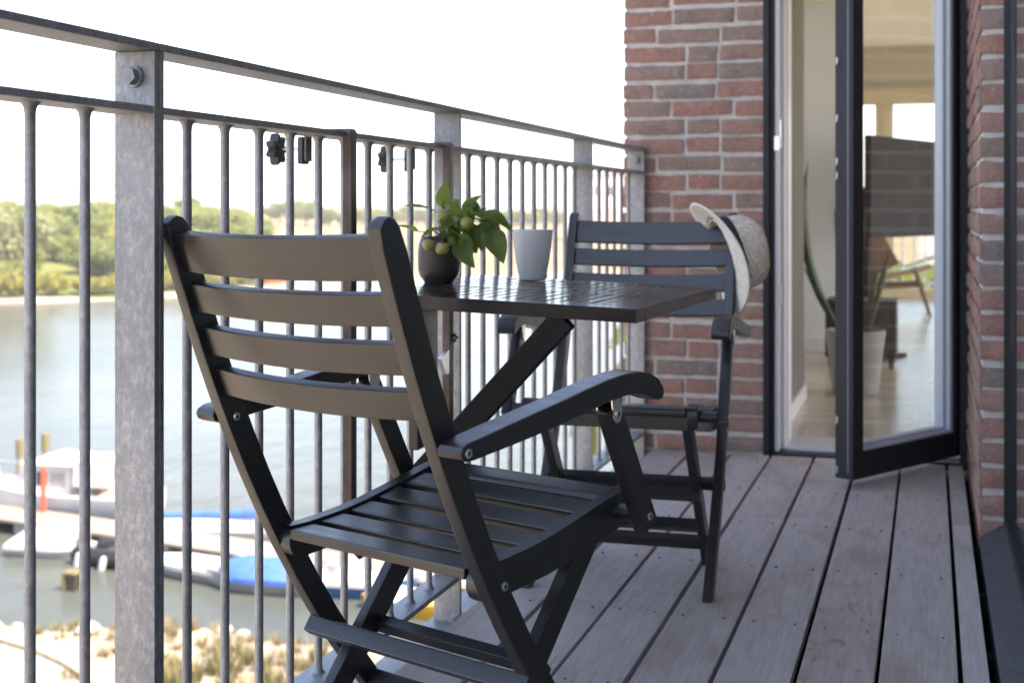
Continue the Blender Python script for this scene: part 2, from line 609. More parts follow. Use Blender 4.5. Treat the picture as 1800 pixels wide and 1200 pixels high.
def make_chair(name, label, foot=0.):
    t = thing(name, label, 'folding chair', group='folding chairs at the balcony table')
    M = 'chair_paint'
    zs = [foot, .06, .12, .18, .24, .3, .36, .42, .48, .54, .6, .66, .72, .78, .82]
    rear = [(yr(z), z) for z in zs]
    front = [(yr(z) + DEP, z) for z in zs]
    yt = yr(.84)
    top = [(yt + .002, .846), (yt + .009, .857), (yt + .018, .8615), (yt + .028, .859), (yt + .036, .850)]
    prof = rear + top + front[::-1]
    for s in (-1, 1):
        bm = BM()
        prism(bm, prof, s * WID - (TH if s > 0 else 0), s * WID + (TH if s < 0 else 0), .0028, 2)
        st = obj('back_upright', bm, M, t)
        screw('bolt', st, (s * WID if s > 0 else s * WID, .078, .3665), (s, 0, 0), .0062)
        screw('bolt', st, (s * (WID - TH), -.035, .566), (-s, 0, 0), .006)
    # curved back slats
    for z0, z1 in ((.781, .837), (.723, .7645), (.660, .7015), (.600, .6395)):
        bm = BM()
        th = .0155
        zc = (z0 + z1) / 2
        k = slope(zc)
        nr = Vector((0, -1, k)).normalized()      # pointing to the rear and down
        nx = 18
        xs = [(-1 + 2 * i / nx) * (WID - TH + .001) for i in range(nx + 1)]
        ring = []
        for x in xs:
            bul = .014 * (1 - (x / (WID - TH)) ** 2)
            a = []
            for (zz, off) in ((z0, 0), (z1, 0), (z1, th), (z0, th)):
                p = Vector((x, yr(zz) + .011, zz)) + nr * bul - nr * off
                a.append(bm.verts.new(p))
            ring.append(a)
        for a, c in zip(ring[:-1], ring[1:]):
            for i in range(4):
                j = (i + 1) % 4
                bm.faces.new([a[i], a[j], c[j], c[i]])
        bm.faces.new(ring[0][::-1])
        bm.faces.new(ring[-1])
        bmesh.ops.recalc_face_normals(bm, faces=bm.faces)
        es = [e for e in bm.edges if len(e.link_faces) == 2 and e.calc_face_angle(0) > 1. and abs(e.verts[0].co.x - e.verts[1].co.x) > 1e-4]
        bmesh.ops.bevel(bm, geom=es, offset=.0028, segments=2, profile=.5, affect='EDGES')
        obj('back_slat', bm, M, t)
    # seat side rails
    tp = [(.05, .3925), (.09, .393), (.13, .396), (.17, .400), (.21, .406), (.26, .416), (.31, .427), (.35, .4355), (.385, .442), (.41, .4455), (.422, .444), (.430, .437), (.433, .427)]
    bt = [(.432, .408), (.427, .398), (.415, .393), (.385, .388), (.34, .377), (.28, .364), (.20, .352), (.12, .345), (.085, .342)]
    rr_ = [(.074 + .0255 * math.cos(a), .367 + .0255 * math.sin(a)) for a in [R(v) for v in (255, 225, 195, 165, 135, 110)]]
    for s in (-1, 1):
        bm = BM()
        a, c = s * .1985, s * .1765
        prism(bm, tp + bt + rr_, min(a, c), max(a, c), .003, 2)
        obj('seat_rail', bm, M, t)
    ty = np.array([p[0] for p in tp])
    tz = np.array([p[1] for p in tp])
    edges = np.linspace(.048, .424, 7)
    for i in range(6):
        y0, y1 = edges[i], edges[i + 1] - (.0155 if i < 5 else 0)
        z0, z1 = np.interp(y0, ty, tz) - .004, np.interp(y1, ty, tz) - .004
        th = .016 if i < 5 else .022
        bm = BM()
        yc, zc = (y0 + y1) / 2, (z0 + z1) / 2 - th / 2
        ang = math.atan2(z1 - z0, y1 - y0)
        Mx = Matrix.Translation((0, yc, zc)) @ Matrix.Rotation(ang, 4, 'X')
        box(bm, -.1755, .1755, -(y1 - y0) / 2, (y1 - y0) / 2, -th / 2, th / 2, Mx, .003 if i < 5 else .008, 2 if i < 5 else 3)
        obj('seat_slat', bm, M, t)
    # arms
    armp = [(-.0585, .567), (-.055, .5745), (-.046, .579), (-.02, .583), (.04, .593), (.10, .6025), (.16, .612), (.21, .621), (.26, .6285), (.30, .6325), (.335, .633), (.365, .6285), (.387, .618), (.400, .604), (.403, .594), (.398, .5865), (.388, .585), (.375, .589), (.35, .597), (.325, .6005), (.30, .6005), (.26, .596), (.21, .588), (.16, .5795), (.10, .571), (.04, .5635), (0, .559), (-.03, .5555), (-.046, .5553), (-.055, .5595)]
    for s in (-1, 1):
        bm = BM()
        a, c = s * .2225, s * .2645
        prism(bm, armp, min(a, c), max(a, c), .0032, 2)
        ar = obj('armrest', bm, M, t)
        screw('bolt', ar, (s * .2645, -.045, .566), (s, 0, 0), .0062)
        # metal bracket under the arm
        bm = BM()
        for xx in (.2315, .2590):
            x0, x1 = (s * xx, s * (xx + .002))
            prism(bm, [(.270, .5985), (.296, .6), (.2945, .572), (.290, .565), (.284, .563), (.278, .565), (.274, .572)], min(x0, x1), max(x0, x1))
        box(bm, min(s * .2315, s * .261), max(s * .2315, s * .261), .271, .296, .597, .599)
        br_ = obj('hinge_bracket', bm, 'bracket_steel', ar)
        screw('hinge_bolt', br_, (s * .2612, .2845, .576), (s, 0, 0), .006)
        # post
        bm = BM()
        beam(bm, (s * .2463, .2795, .588), (s * .2463, .379, .396), .0235, .037, (0, 1, .5), .004, 2)
        po = obj('arm_post', bm, M, t)
        screw('bolt', po, (s * .2582, .3715, .4135), (s, 0, 0), .0058)
        bm = BM()
        cyl(bm, (s * .198, .3745, .4135), (s * .2345, .3745, .4135), .0135, 20)
        obj('spacer', bm, M, t)
        # rear leg
        bm = BM()
        lx0, lx1 = sorted((s * .1545, s * .1755))
        u = Vector((.353, .395)) - Vector((.024, 0))
        pr_ = Vector((u.y, -u.x)).normalized() * .0205
        fy = .024 + foot * .84
        prism(bm, [(fy - .0265, foot), (fy + .0265, foot), (.353 + pr_.x, .392 + pr_.y), (.353 - pr_.x, .392 - pr_.y)], lx0, lx1, .003, 2)
        obj('rear_leg', bm, M, t)
    # cross bars
    bm = BM()
    Mx = Matrix.Translation((0, yr(.215) - .0105, .217)) @ Matrix.Rotation(R(-36), 4, 'X')
    box(bm, -.2215, .2215, -.0105, .0105, -.0135, .0135, Mx, .003, 2)
    obj('stretcher', bm, M, t)
    bm = BM()
    Mx = Matrix.Translation((0, .2245, .208)) @ Matrix.Rotation(R(40), 4, 'X')
    box(bm, -.176, .176, -.009, .009, -.0145, .0145, Mx, .003, 2)
    obj('stretcher', bm, M, t)
    bm = BM()
    box(bm, -.176, .176, .392, .412, .386, .4235, None, .003, 2)
    obj('stretcher', bm, M, t)
    bm = BM()
    Mx = Matrix.Translation((0, yr(.105) + .021, .105)) @ Matrix.Rotation(R(-38), 4, 'X')
    box(bm, -.1975, .1975, -.010, .010, -.0155, .0155, Mx, .003, 2)
    obj('stretcher', bm, M, t)
    bm = BM()
    Mx = Matrix.Translation((0, .118, .112)) @ Matrix.Rotation(R(40), 4, 'X')
    box(bm, -.155, .155, -.010, .010, -.0145, .0145, Mx, .003, 2)
    obj('stretcher', bm, M, t)
    return t


KN = .96
chair = make_chair('folding_chair', 'charcoal slatted folding armchair seen from behind, nearest to the railing posts', -CAMH * (1 - KN) / KN)
chair.location = (-.7762 * KN, 1.7136 * KN, CAMH * (1 - KN))
chair.rotation_euler.z = -.3846
chair.scale = (KN, KN, KN)
ch2 = make_chair('folding_chair', 'charcoal slatted folding armchair facing the table with a straw hat on its back')
ch2.location = (-.688, 3.309, 0)
ch2.rotation_euler.z = -3.1185

# ------------------------------------------------------------------ table hung on the railing
tb = thing('hanging_table', 'charcoal slatted balcony table hooked onto the steel railing', 'balcony table', (0, 0, 0))
A = Vector((-.455, 2.140, .7075))
B = Vector((-.422, 2.772, .7075))
tyv = (B - A)
TW = tyv.length
tyv.normalize()
tzx = Vector((-tyv.y, tyv.x, 0)) + Vector((0, 0, .034))
txv = (tzx - tyv * tzx.dot(tyv)).normalized()
tzv = Vector((0, 0, 0)) - txv.cross(tyv)
if tzv.z < 0:
    tzv = -tzv
TD = .528
TM = Matrix((txv, tyv, tzv)).transposed().to_4x4()
TM.translation = A      # local: x from front edge towards the railing, y along it, z up (0 = top face)


def tpt(x, y, z=0):
    return TM @ Vector((x, y, z))


bm = BM()
TT = .0235
for (x0, x1, y0, y1) in ((0, .072, .0521, TW - .0521), (TD - .055, TD, .0521, TW - .0521), (0, TD, 0, .052), (0, TD, TW - .052, TW), (.0721, TD - .0551, TW / 2 - .032, TW / 2 + .032)):
    box(bm, x0, x1, y0, y1, -TT, 0, TM, .0012, 2)
obj('table_frame', bm, 'table_paint', tb)
ns_ = 15
pitch = (TD - .127) / ns_
for i in range(ns_):
    bm = BM()
    for (y0, y1) in ((.0525, TW / 2 - .0325), (TW / 2 + .0325, TW - .0525)):
        x0 = .072 + i * pitch
        box(bm, x0 + .0024, x0 + pitch - .0024, y0, y1, -.018, -.0006, TM, .0015, 1)
    obj('table_slat', bm, 'table_paint', tb)

# support brace and folded leg
bm = BM()
beam(bm, (-.582, 2.160, .689), (-.974, 2.176, .268), .022, .043, (1, 0, -1), .002, 1)
obj('support_brace', bm, 'table_leg_paint', tb)
bm = BM()
box(bm, -.972, -.952, 2.435, 2.545, .40, .69, None, .002)
obj('folding_leg', bm, 'table_paint', tb)
SR = Matrix.Translation((0, 0, CAMH * (1 - 1.012))) @ Matrix.Scale(1.012, 4)
for ys in (2.157, 2.659):
    bm = BM()
    w = .011
    prism(bm, [(-.9635, .27), (-.9635, 1.006), (-.966, 1.0105), (-.970, 1.0115), (-1.048, 1.0115), (-1.054, 1.009), (-1.056, 1.004), (-1.056, .955), (-1.050, .955), (-1.050, 1.003), (-1.046, 1.0078), (-.984, 1.0078), (-.9815, 1.0055), (-.9815, .27)], -w, w, .0012, 1)
    Mz = Matrix.Translation((0, ys, 0)) @ Matrix.Rotation(R(90), 4, 'Z') @ Matrix.Scale(-1, 4, (0, 1, 0))
    bmesh.ops.transform(bm, matrix=Mz, verts=bm.verts)
    bmesh.ops.recalc_face_normals(bm, faces=bm.faces)
    bmesh.ops.transform(bm, matrix=SR, verts=bm.verts)
    hk = obj('hanging_strap', bm, 'strap_metal', tb)
    bm = BM()
    box(bm, -1.068, -1.0562, ys - .013, ys + .013, .950, .998, None, .002)
    bmesh.ops.transform(bm, matrix=SR, verts=bm.verts)
    obj('clamp_block', bm, 'knob_plastic', hk)
    bm = BM()
    cyl(bm, (-1.068, ys, .977), (-1.118, ys, .977), .0032, 12)
    bmesh.ops.transform(bm, matrix=SR, verts=bm.verts)
    obj('clamp_bolt', bm, 'screw_steel', hk)
    bm = BM()
    rings = []
    nn = 42
    for (xx, k) in ((-1.104, .55), (-1.106, .92), (-1.109, 1.), (-1.120, 1.), (-1.1235, .92), (-1.125, .5)):
        ring = []
        for i in range(nn):
            th = 2 * PI * i / nn
            r_ = (.0235 + .0058 * math.cos(7 * th)) * k
            ring.append(bm.verts.new((xx, ys + r_ * math.cos(th), .977 + r_ * math.sin(th))))
        rings.append(ring)
    for a, c in zip(rings[:-1], rings[1:]):
        for i in range(nn):
            j = (i + 1) % nn
            bm.faces.new([a[i], a[j], c[j], c[i]])
    bm.faces.new(rings[0])
    bm.faces.new(rings[-1][::-1])
    bmesh.ops.recalc_face_normals(bm, faces=bm.faces)
    bmesh.ops.transform(bm, matrix=SR, verts=bm.verts)
    obj('star_knob', bm, 'knob_plastic', hk)
bm = BM()
prism(bm, [(2.600, .560), (2.649, .575), (2.649, .525), (2.632, .525)], -.974, -.966)
obj('hinge_plate', bm, 'bracket_steel', tb)
bm = BM()
cyl(bm, (-.972, 2.667, .595), (-.972, 2.690, .595), .0022, 8)
for i in range(16):
    t0, t1 = 2 * PI * i / 16, 2 * PI * (i + 1) / 16
    cyl(bm, (-.972, 2.698 + .008 * math.cos(t0), .595 + .008 * math.sin(t0)), (-.972, 2.698 + .008 * math.cos(t1), .595 + .008 * math.sin(t1)), .0022, 6)
cyl(bm, (-.972, 2.706, .595), (-.972, 2.722, .594), .0018, 8)
obj('ring_pin', bm, 'knob_plastic', tb)

# ------------------------------------------------------------------ things on the table
pl = at(771, 498, 2.655)
loc = TM.inverted() @ pl
loc.z = 0
pot = TM @ loc
pot_c = pot + Vector((0, 0, .0005))
bm = BM()
prof = [(0, 0), (.030, 0), (.0315, .0025), (.033, .005), (.040, .013), (.0435, .024), (.0445, .040), (.0442, .062), (.0430, .075), (.0395, .085), (.0355, .0905), (.0335, .0915), (.0318, .0905), (.0335, .083), (.0385, .07), (.039, .04), (.034, .012), (0, .009)]
prof = [(r * .93, z) for r, z in prof]
lathe(bm, prof, 56)
pt = obj('vase', bm, 'pot_dark', loc=pot_c)
tag(pt, 'small dark brown round vase holding the apple twig on the table', 'vase')

cl = at(936, 489, 2.83)
loc = TM.inverted() @ cl
loc.z = 0
cup_c = (TM @ loc) + Vector((0, 0, .0005))
bm = BM()
prof = [(0, 0), (.0245, 0), (.0268, .002), (.0300, .012), (.0355, .040), (.0402, .072), (.0432, .104), (.0427, .1065), (.0415, .106), (.0385, .072), (.034, .040), (.028, .012), (0, .008)]
lathe(bm, prof, 56)
tag(obj('cup', bm, 'cup_glaze', loc=cup_c), 'tall pale grey glazed ceramic cup standing beside the apple twig', 'cup')

DB = 2.64


def leaf_bm(bm, p, q, w, nrm, curl=.15, fold=.25, droop=.2, n=9):
    """ovate pointed leaf from base p to tip q"""
    p, q = Vector(p), Vector(q)
    y = q - p
    L = y.length
    y = y / L
    nrm = Vector(nrm)
    x = y.cross(nrm).normalized()
    z = x.cross(y).normalized()
    rows = []
    ph = random.random() * 6
    for i in range(n + 1):
        t = i / n
        ww = w * .5 * (math.sin(PI * t ** .75) ** .8) * (1 - .25 * t) if 0 < t < 1 else .0006
        c = p + y * (t * L) + z * (L * droop * (t * (1 - t)) * 1.2)
        row = []
        for s in (-1, -.5, 0, .5, 1):
            wav = .05 * w * math.sin(ph + 9 * t + s * 2)
            row.append(bm.verts.new(c + x * (s * ww) + z * (abs(s) * ww * fold - (s * s) * ww * curl + wav * abs(s))))
        rows.append(row)
    for a, c in zip(rows[:-1], rows[1:]):
        for k in range(4):
            bm.faces.new([a[k], a[k + 1], c[k + 1], c[k]])


tw = thing('apple_twig', 'leafy apple twig with five small yellow green apples in the dark vase', 'apple twig', pot_c)
inv = Matrix.Translation(-pot_c)


def ap(px, py, d=DB):
    return inv @ at(px, py, d)


root = Vector((0, 0, .02))
bm = BM()
tube(bm, [root, ap(773, 415), ap(782, 398), ap(800, 386), ap(825, 376), ap(850, 366)], .0026, 8, .0012)
tube(bm, [ap(773, 415), ap(776, 395), ap(778, 368), ap(780, 352)], .0020, 8, .001)
tube(bm, [ap(800, 386), ap(835, 384, 2.62), ap(865, 392, 2.60), ap(880, 402, 2.59)], .0018, 8, .0008)
tube(bm, [ap(773, 414), ap(762, 405, 2.62), ap(748, 408, 2.60), ap(736, 407, 2.59)], .0014, 8, .0008)
tube(bm, [ap(774, 408), ap(770, 385), ap(768, 374, 2.62)], .0012, 8, .0008)
tube(bm, [ap(773, 412, 2.61), ap(766, 416, 2.58), ap(756, 420, 2.565)], .0012, 8, .001)
tube(bm, [ap(773, 410, 2.61), ap(778, 418, 2.58), ap(777, 427, 2.565)], .0012, 8, .001)
obj('stem', bm, 'twig', tw)
V = Vector
cam_n = V((S_ * 1., -C_, .25))
LV = [((777, 366, 2.64), (784, 318, 2.66), 27, (.2, -1, .2), 0, .05),
      ((769, 373, 2.62), (701, 363, 2.58), 15, (.1, -.5, 1), 1, .25),
      ((737, 407, 2.60), (700, 397, 2.58), 14, (.2, -.6, .8), 0, .2),
      ((767, 400, 2.61), (739, 419, 2.58), 11, (.2, -.6, .8), 0, .2),
      ((808, 384, 2.63), (773, 410, 2.58), 31, (-.3, -1, .4), 0, .15),
      ((812, 368, 2.65), (846, 344, 2.66), 17, (.1, -.8, .6), 0, .2),
      ((848, 371, 2.63), (901, 407, 2.60), 27, (.3, -.7, .9), 0, .3),
      ((806, 414, 2.62), (834, 471, 2.57), 43, (-.2, -1, .1), 0, .1),
      ((862, 402, 2.60), (886, 463, 2.56), 40, (.3, -1, .2), 0, .15),
      ((826, 394, 2.63), (838, 446, 2.60), 33, (.1, -1, .3), 0, .1),
      ((838, 362, 2.67), (812, 372, 2.64), 20, (0, -.7, .8), 0, .2),
      ((778, 404, 2.64), (800, 424, 2.61), 22, (-.2, -.8, .6), 0, .2),
      ((842, 372, 2.66), (826, 352, 2.70), 18, (.1, -1, .2), 0, .1),
      ((850, 392, 2.62), (846, 442, 2.60), 30, (.2, -1, .1), 0, .1),
      ((858, 384, 2.66), (872, 410, 2.66), 24, (.4, -.8, .4), 0, .2),
      ((790, 362, 2.66), (806, 354, 2.68), 13, (0, -.6, .8), 0, .2),
      ((800, 372, 2.60), (792, 352, 2.59), 14, (.1, -.9, .4), 0, .1),
      ((822, 380, 2.62), (852, 384, 2.58), 20, (.1, -.5, 1), 0, .3),
      ((830, 400, 2.66), (812, 438, 2.67), 24, (-.3, -1, .2), 0, .1),
      ((868, 396, 2.62), (858, 430, 2.58), 26, (.1, -1, .2), 0, .15),
      ((775, 405, 2.66), (757, 404, 2.70), 14, (0, -.5, 1), 0, .2),
      ((792, 384, 2.68), (812, 398, 2.70), 22, (0, -1, .3), 0, .1)]
rl = random.Random(12)
for _ in range(44):
    bx0, by0 = rl.uniform(782, 866), rl.uniform(356, 428)
    an = rl.uniform(-2.6, 3.4)
    ln_ = rl.uniform(18, 36)
    LV.append(((bx0, by0, rl.uniform(2.60, 2.70)), (bx0 + ln_ * math.cos(an) * .8, by0 + abs(ln_ * math.sin(an)) * .9, rl.uniform(2.58, 2.70)), rl.uniform(13, 24), (rl.uniform(-.4, .4), -.8, rl.uniform(.1, .7)), 0, rl.uniform(.1, .3)))
for p, q, w, nv, pale, dr in LV:
    bm = BM()
    leaf_bm(bm, ap(*p), ap(*q), w * 1.12 * 2.62 / F, nv, .12, .3, dr)
    obj('leaf', bm, 'apple_leaf_pale' if pale else 'apple_leaf', tw)
for (px, py, d, r) in ((753, 430, 2.566, 10.8), (777.5, 437, 2.562, 12.2), (780, 379, 2.60, 12.5), (821, 392, 2.595, 12.), (806, 391, 2.62, 10)):
    bm = BM()
    c = ap(px, py, d)
    rr0 = r * d / F
    n = 14
    lathe(bm, [(rr0 * math.sin(PI * i / n) * (1.02), -rr0 * .95 * math.cos(PI * i / n) - (.18 * rr0 * math.exp(-((PI - PI * i / n) / .35) ** 2)) + (.12 * rr0 * math.exp(-((PI * i / n) / .3) ** 2))) for i in range(n + 1)], 24)
    bmesh.ops.transform(bm, matrix=Matrix.Translation(c) @ Matrix.Rotation(R(random.uniform(-25, 25)), 4, 'X') @ Matrix.Rotation(R(random.uniform(-25, 25)), 4, 'Y'), verts=bm.verts)
    a = obj('apple', bm, 'apple_skin', tw)
    bm = BM()
    tube(bm, [c + V((0, 0, rr0 * .7)), c + V((.001, 0, rr0 * 1.35))], .0008, 6)
    obj('apple_stalk', bm, 'twig', a)

# ------------------------------------------------------------------ straw hat on the far chair
hc = at(1269, 453, 3.395)
ax = Vector((.86, .43, .27)).normalized()
q = ax.to_track_quat('Z', 'Y')
hat = thing('straw_hat', 'woven straw hat with dark ribbon hung over the far chair back corner', 'hat', hc)
hat.rotation_mode = 'QUATERNION'
hat.rotation_quaternion = q
hat.scale = (1.04, 1.04, 1.04)


def shell(bm, rows, seg, closed=True):
    rings = []
    for row in rows:
        rings.append([bm.verts.new(p) for p in row])
    uv = bm.loops.layers.uv.verify()
    for ri, (a, c) in enumerate(zip(rings[:-1], rings[1:])):
        for i in range(seg):
            j = (i + 1) % seg
            f = bm.faces.new([a[i], a[j], c[j], c[i]])
            for l, (u_, v_) in zip(f.loops, ((i, ri), (i + 1, ri), (i + 1, ri + 1), (i, ri + 1))):
                l[uv].uv = (u_ / seg, v_ / len(rows) * .35)
    return rings


seg = 64
upl = q.inverted() @ Vector((0, 0, 1))
upl.z = 0
upl.normalize()
sdl = Vector((-upl.y, upl.x, 0))


def hat_pt(r, th, z):
    # oval: longer along the (local) vertical
    a, c = 1.0, .86
    e = upl * (math.cos(th) * r * a) + sdl * (math.sin(th) * r * c)
    return Vector((e.x, e.y, z))


rows = []
for k in range(9):
    t = k / 8
    r = .100 + t * .046
    row = []
    for i in range(seg):
        th = 2 * PI * i / seg
        bend = -.030 * t * math.cos(th) ** 2 * (1.3 if math.cos(th) > 0 else .5) + .016 * t * math.sin(th) ** 2 + .004 * math.sin(3 * th + 1) * t
        row.append(hat_pt(r, th, bend))
    rows.append(row)
bm = BM()
shell(bm, rows, seg)
brim = obj('brim', bm, 'straw_pale', hat)
md = brim.modifiers.new('Solidify', 'SOLIDIFY')
md.thickness = .004
rows = []
for (r, z) in ((.100, 0), (.099, .010), (.0975, .030), (.095, .055), (.091, .075), (.083, .091), (.071, .101), (.055, .104), (.035, .100), (.015, .096), (.002, .095)):
    row = []
    for i in range(seg):
        th = 2 * PI * i / seg
        dent = -.012 * math.exp(-(math.sin(th) * r / .03) ** 2) * (1 if z > .09 else 0)
        row.append(hat_pt(r * .97, th, z + dent + .003 * math.sin(2 * th) * (z / .1)))
    rows.append(row)
bm = BM()
shell(bm, rows, seg)
cr = obj('crown', bm, 'straw', hat, 60)
md = cr.modifiers.new('Solidify', 'SOLIDIFY')
md.thickness = .003
rows = []
for z in (.006, .020, .034):
    rows.append([hat_pt((.0995 - (z - .006) * .07) * .97 + .0022, 2 * PI * i / seg, z) for i in range(seg)])
bm = BM()
shell(bm, rows, seg)
obj('ribbon', bm, 'hat_ribbon', hat)

# ------------------------------------------------------------------ balcony railing
rail = thing('balcony_railing', 'galvanised steel balcony railing with round bars beside the chairs', 'railing', (0, 0, CAMH * (1 - 1.012)))
rail.scale = (1.012, 1.012, 1.012)
XI, XO = -.976, -1.037
XC = -1.008
Y0, Y1 = -3.2, 4.74


def rail_bar(name, y0, y1, x0, x1, z0, z1, m='galvanised_bar', bev=.0015):
    bm = BM()
    box(bm, x0, x1, y0, y1, z0, z1, None, bev, 2)
    return obj(name, bm, m, rail)


YP = [.38, 1.543, 2.745, 3.94, 4.715]
for y0, y1, z0, z1 in ((Y0, 1.5534, 1.5424, 0), (1.5558, 4.735, 1.5668, 0)):
    rail_bar('top_rail', y0, y1, XO - .001, XI + .001, 1.080, 1.0905)
    ya, yb = (y0, 1.5424) if y0 < 0 else (1.5668, y1)
    rail_bar('middle_rail', ya, yb, XC - .030, XI - .0012, .9965, 1.0065)
    rail_bar('bottom_rail', ya, yb, XC - .028, XC + .028, .060, .071)


def rail_post(y, th=.0105, z0=-.16, bolt=False, dark=False):
    bm = BM()
    box(bm, XO, XI, y, y + th, z0, 1.0795, None, .0012, 2)
    p = obj('post', bm, 'galvanised', rail)
    return p


for y in YP:
    p = rail_post(y)
    if abs(y - 1.543) < .01 or y > 4.6:
        bm = BM()
        zb = 1.0455
        cyl(bm, ((XI + XO) / 2, y - .0045, zb), ((XI + XO) / 2, y, zb), .0145, 28)
        cyl(bm, ((XI + XO) / 2, y - .017, zb), ((XI + XO) / 2, y - .0046, zb), .0115, 6)
        obj('hex_bolt', bm, 'galvanised_bar', p, 25)
rail_post(1.5560)
ys = [1.436 - .1065 * i for i in range(42)] + [1.677 + .1070 * i for i in range(10)] + [2.89 + .1065 * i for i in range(10)] + [4.05 + .1085 * i for i in range(6)]
cnt = 0
for y in sorted(ys, key=lambda v: abs(v - 2.6)):
    if y < -2.9 or y > 4.70 or any(abs(y - a - .005) < .03 for a in YP):
        continue
    cnt += 1
    bm = BM()
    r = .0068
    lathe(bm, [(r, 0), (r, .004)], 14)
    bm.clear()
    prof = [(r + .006, .071), (r + .0035, .073), (r + .001, .077), (r, .084), (r, .982), (r + .001, .989), (r + .0035, .9935), (r + .007, .9965)]
    lathe(bm, prof, 14, (XC, y, 0))
    obj('baluster', bm, 'galvanised_bar', rail, 80)
# weld gussets and fixing plates at the deck edge
for y in YP[1:4]:
    bm = BM()
    box(bm, XI, -.905, y - .055, y - .003, -.018, -.008, None, .001)
    box(bm, XI + .0005, XI + .008, y - .055, y + .06, -.16, -.019)
    fp = obj('fixing_plate', bm, 'galvanised', rail)
    bm = BM()
    cyl(bm, (-.938, y - .03, -.008), (-.938, y - .03, .004), .011, 6)
    obj('hex_bolt', bm, 'galvanised_bar', fp, 25)

# ------------------------------------------------------------------ deck
bm = BM()
edges = [-.965, -.820, -.675, -.535, -.386, -.240, -.094, .056, .112]
splits = {0: [1.2, 3.4], 1: [2.9], 2: [.8, 3.0], 3: [3.83, 1.3], 4: [2.48, 4.4], 5: [.6, 3.4], 6: [1.9], 7: [3.9], }
GAP = .0045
rd = random.Random(3)
for k in range(8):
    cuts = [-3.2] + sorted(splits.get(k, [])) + [4.793]
    for a, c in zip(cuts[:-1], cuts[1:]):
        dz = rd.uniform(-.0012, .0012)
        dx = rd.uniform(-.0008, .0008)
        box(bm, edges[k] + GAP + dx, edges[k + 1] - GAP + dx, a + .0008, c - .0008, -.024, dz, None, .0028, 2)
obj_deck = obj('deck', bm, 'deck_wood')
tag(obj_deck, kind='structure')
bm = BM()
for k in range(7):
    for j in range(18):
        yj = -3.0 + j * .45 + (rd.uniform(-.006, .006))
        for xx in (edges[k] + .03, edges[k + 1] - .03):
            cyl(bm, (xx + rd.uniform(-.003, .003), yj, -.001), (xx, yj + rd.uniform(-.004, .004), .0014), .0031, 10)
tag(obj('deck_screws', bm, 'screw_dark'), kind='structure')
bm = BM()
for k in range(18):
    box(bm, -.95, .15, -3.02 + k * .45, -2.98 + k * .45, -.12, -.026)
box(bm, -.955, .19, -3.2, 4.795, -.135, -.125)  # near-black sheet that stands in for the shade beneath the boards
tag(obj('joists_and_shade_sheet', bm, 'under_deck_shade'), kind='structure')
bm = BM()
box(bm, -1.06, -.972, -3.2, 4.79, -.175, -.165)
box(bm, -1.0605, -.9725, -3.2, 4.79, -.046, -.040)
box(bm, -.978, -.9715, -3.2, 4.79, -.164, -.047)
tag(obj('deck_edge_beam', bm, 'galvanised'), kind='structure')

# ------------------------------------------------------------------ the building
bld = thing('apartment_building', 'red brick apartment building with an open glazed balcony door', 'building', (0, 0, 0))
rb_ = random.Random(11)


def brick_face(bm, o, u, L, z0, z1, nrm, rows_pat=None, proud=.010, ends=True):
    """individual rough bricks standing proud of the mortar; o = corner, u = direction along the wall"""
    o, u, nrm = Vector(o), Vector(u).normalized(), Vector(nrm).normalized()
    CH, J = .0667, .0150
    nrow = int((z1 - z0) / CH) + 1
    for r in range(nrow):
        zb = z0 + r * CH
        if zb + .05 > z1:
            break
        x = 0.
        k = (r * 7 + rb_.randrange(3)) % 3 if L < .7 else r % 2
        seq = [[.106, .217, .217, .106], [.164, .217, .106, .217], [.217, .106, .217, .1]][k] if L < .7 else ([.106] if r % 2 else []) + [.217] * 12
        si = 0
        while x < L - .02:
            bl = seq[si % len(seq)] + rb_.uniform(-.006, .006)
            si += 1
            if x + bl > L - .03:
                bl = L - x
            jz = rb_.uniform(-.0035, .0035)
            hh = CH - J + rb_.uniform(-.003, .003)
            tilt = rb_.uniform(-.013, .013)
            dn = rb_.uniform(-.003, .003)
            nx, nz = max(3, int(bl / .022)), 4
            sd = rb_.uniform(0, 100)
            grid = []
            for i in range(nx + 1):
                colv = []
                for j in range(nz + 1):
                    uu, vv = i / nx, j / nz
                    ex = min(uu, 1 - uu) * bl
                    ez = min(vv, 1 - vv) * hh
                    edge = min(ex, ez)
                    rnd = -.0035 * max(0, 1 - edge / .008) ** 1.5 if edge < .008 else 0
                    px_ = x + uu * bl
                    pz_ = zb + jz + vv * hh + tilt * (px_ - x)
                    w1 = noise.noise(Vector((px_ * 45 + sd, pz_ * 45, sd))) * .0022
                    w2 = noise.noise(Vector((px_ * 32, pz_ * 32 + sd, 3.1))) * .0044
                    if i in (0, nx):
                        px_ += w2
                    if j in (0, nz):
                        pz_ += w2 * .9
                    p = o + u * px_ + Vector((0, 0, pz_ - o.z)) + nrm * (proud + dn + rnd + w1)
                    colv.append(bm.verts.new(p))
                grid.append(colv)
            for i in range(nx):
                for j in range(nz):
                    bm.faces.new([grid[i][j], grid[i + 1][j], grid[i + 1][j + 1], grid[i][j + 1]])
            # sides back into the mortar
            loop = [grid[i][0] for i in range(nx + 1)] + [grid[nx][j] for j in range(1, nz + 1)] + [grid[i][nz] for i in range(nx - 1, -1, -1)] + [grid[0][j] for j in range(nz - 1, 0, -1)]
            back = [bm.verts.new(v.co - nrm * .018) for v in loop]
            for i in range(len(loop)):
                j = (i + 1) % len(loop)
                bm.faces.new([loop[j], loop[i], back[i], back[j]])
            x += bl + J - .002
    bmesh.ops.recalc_face_normals(bm, faces=bm.faces)


WY = 4.80
HT = 2.75
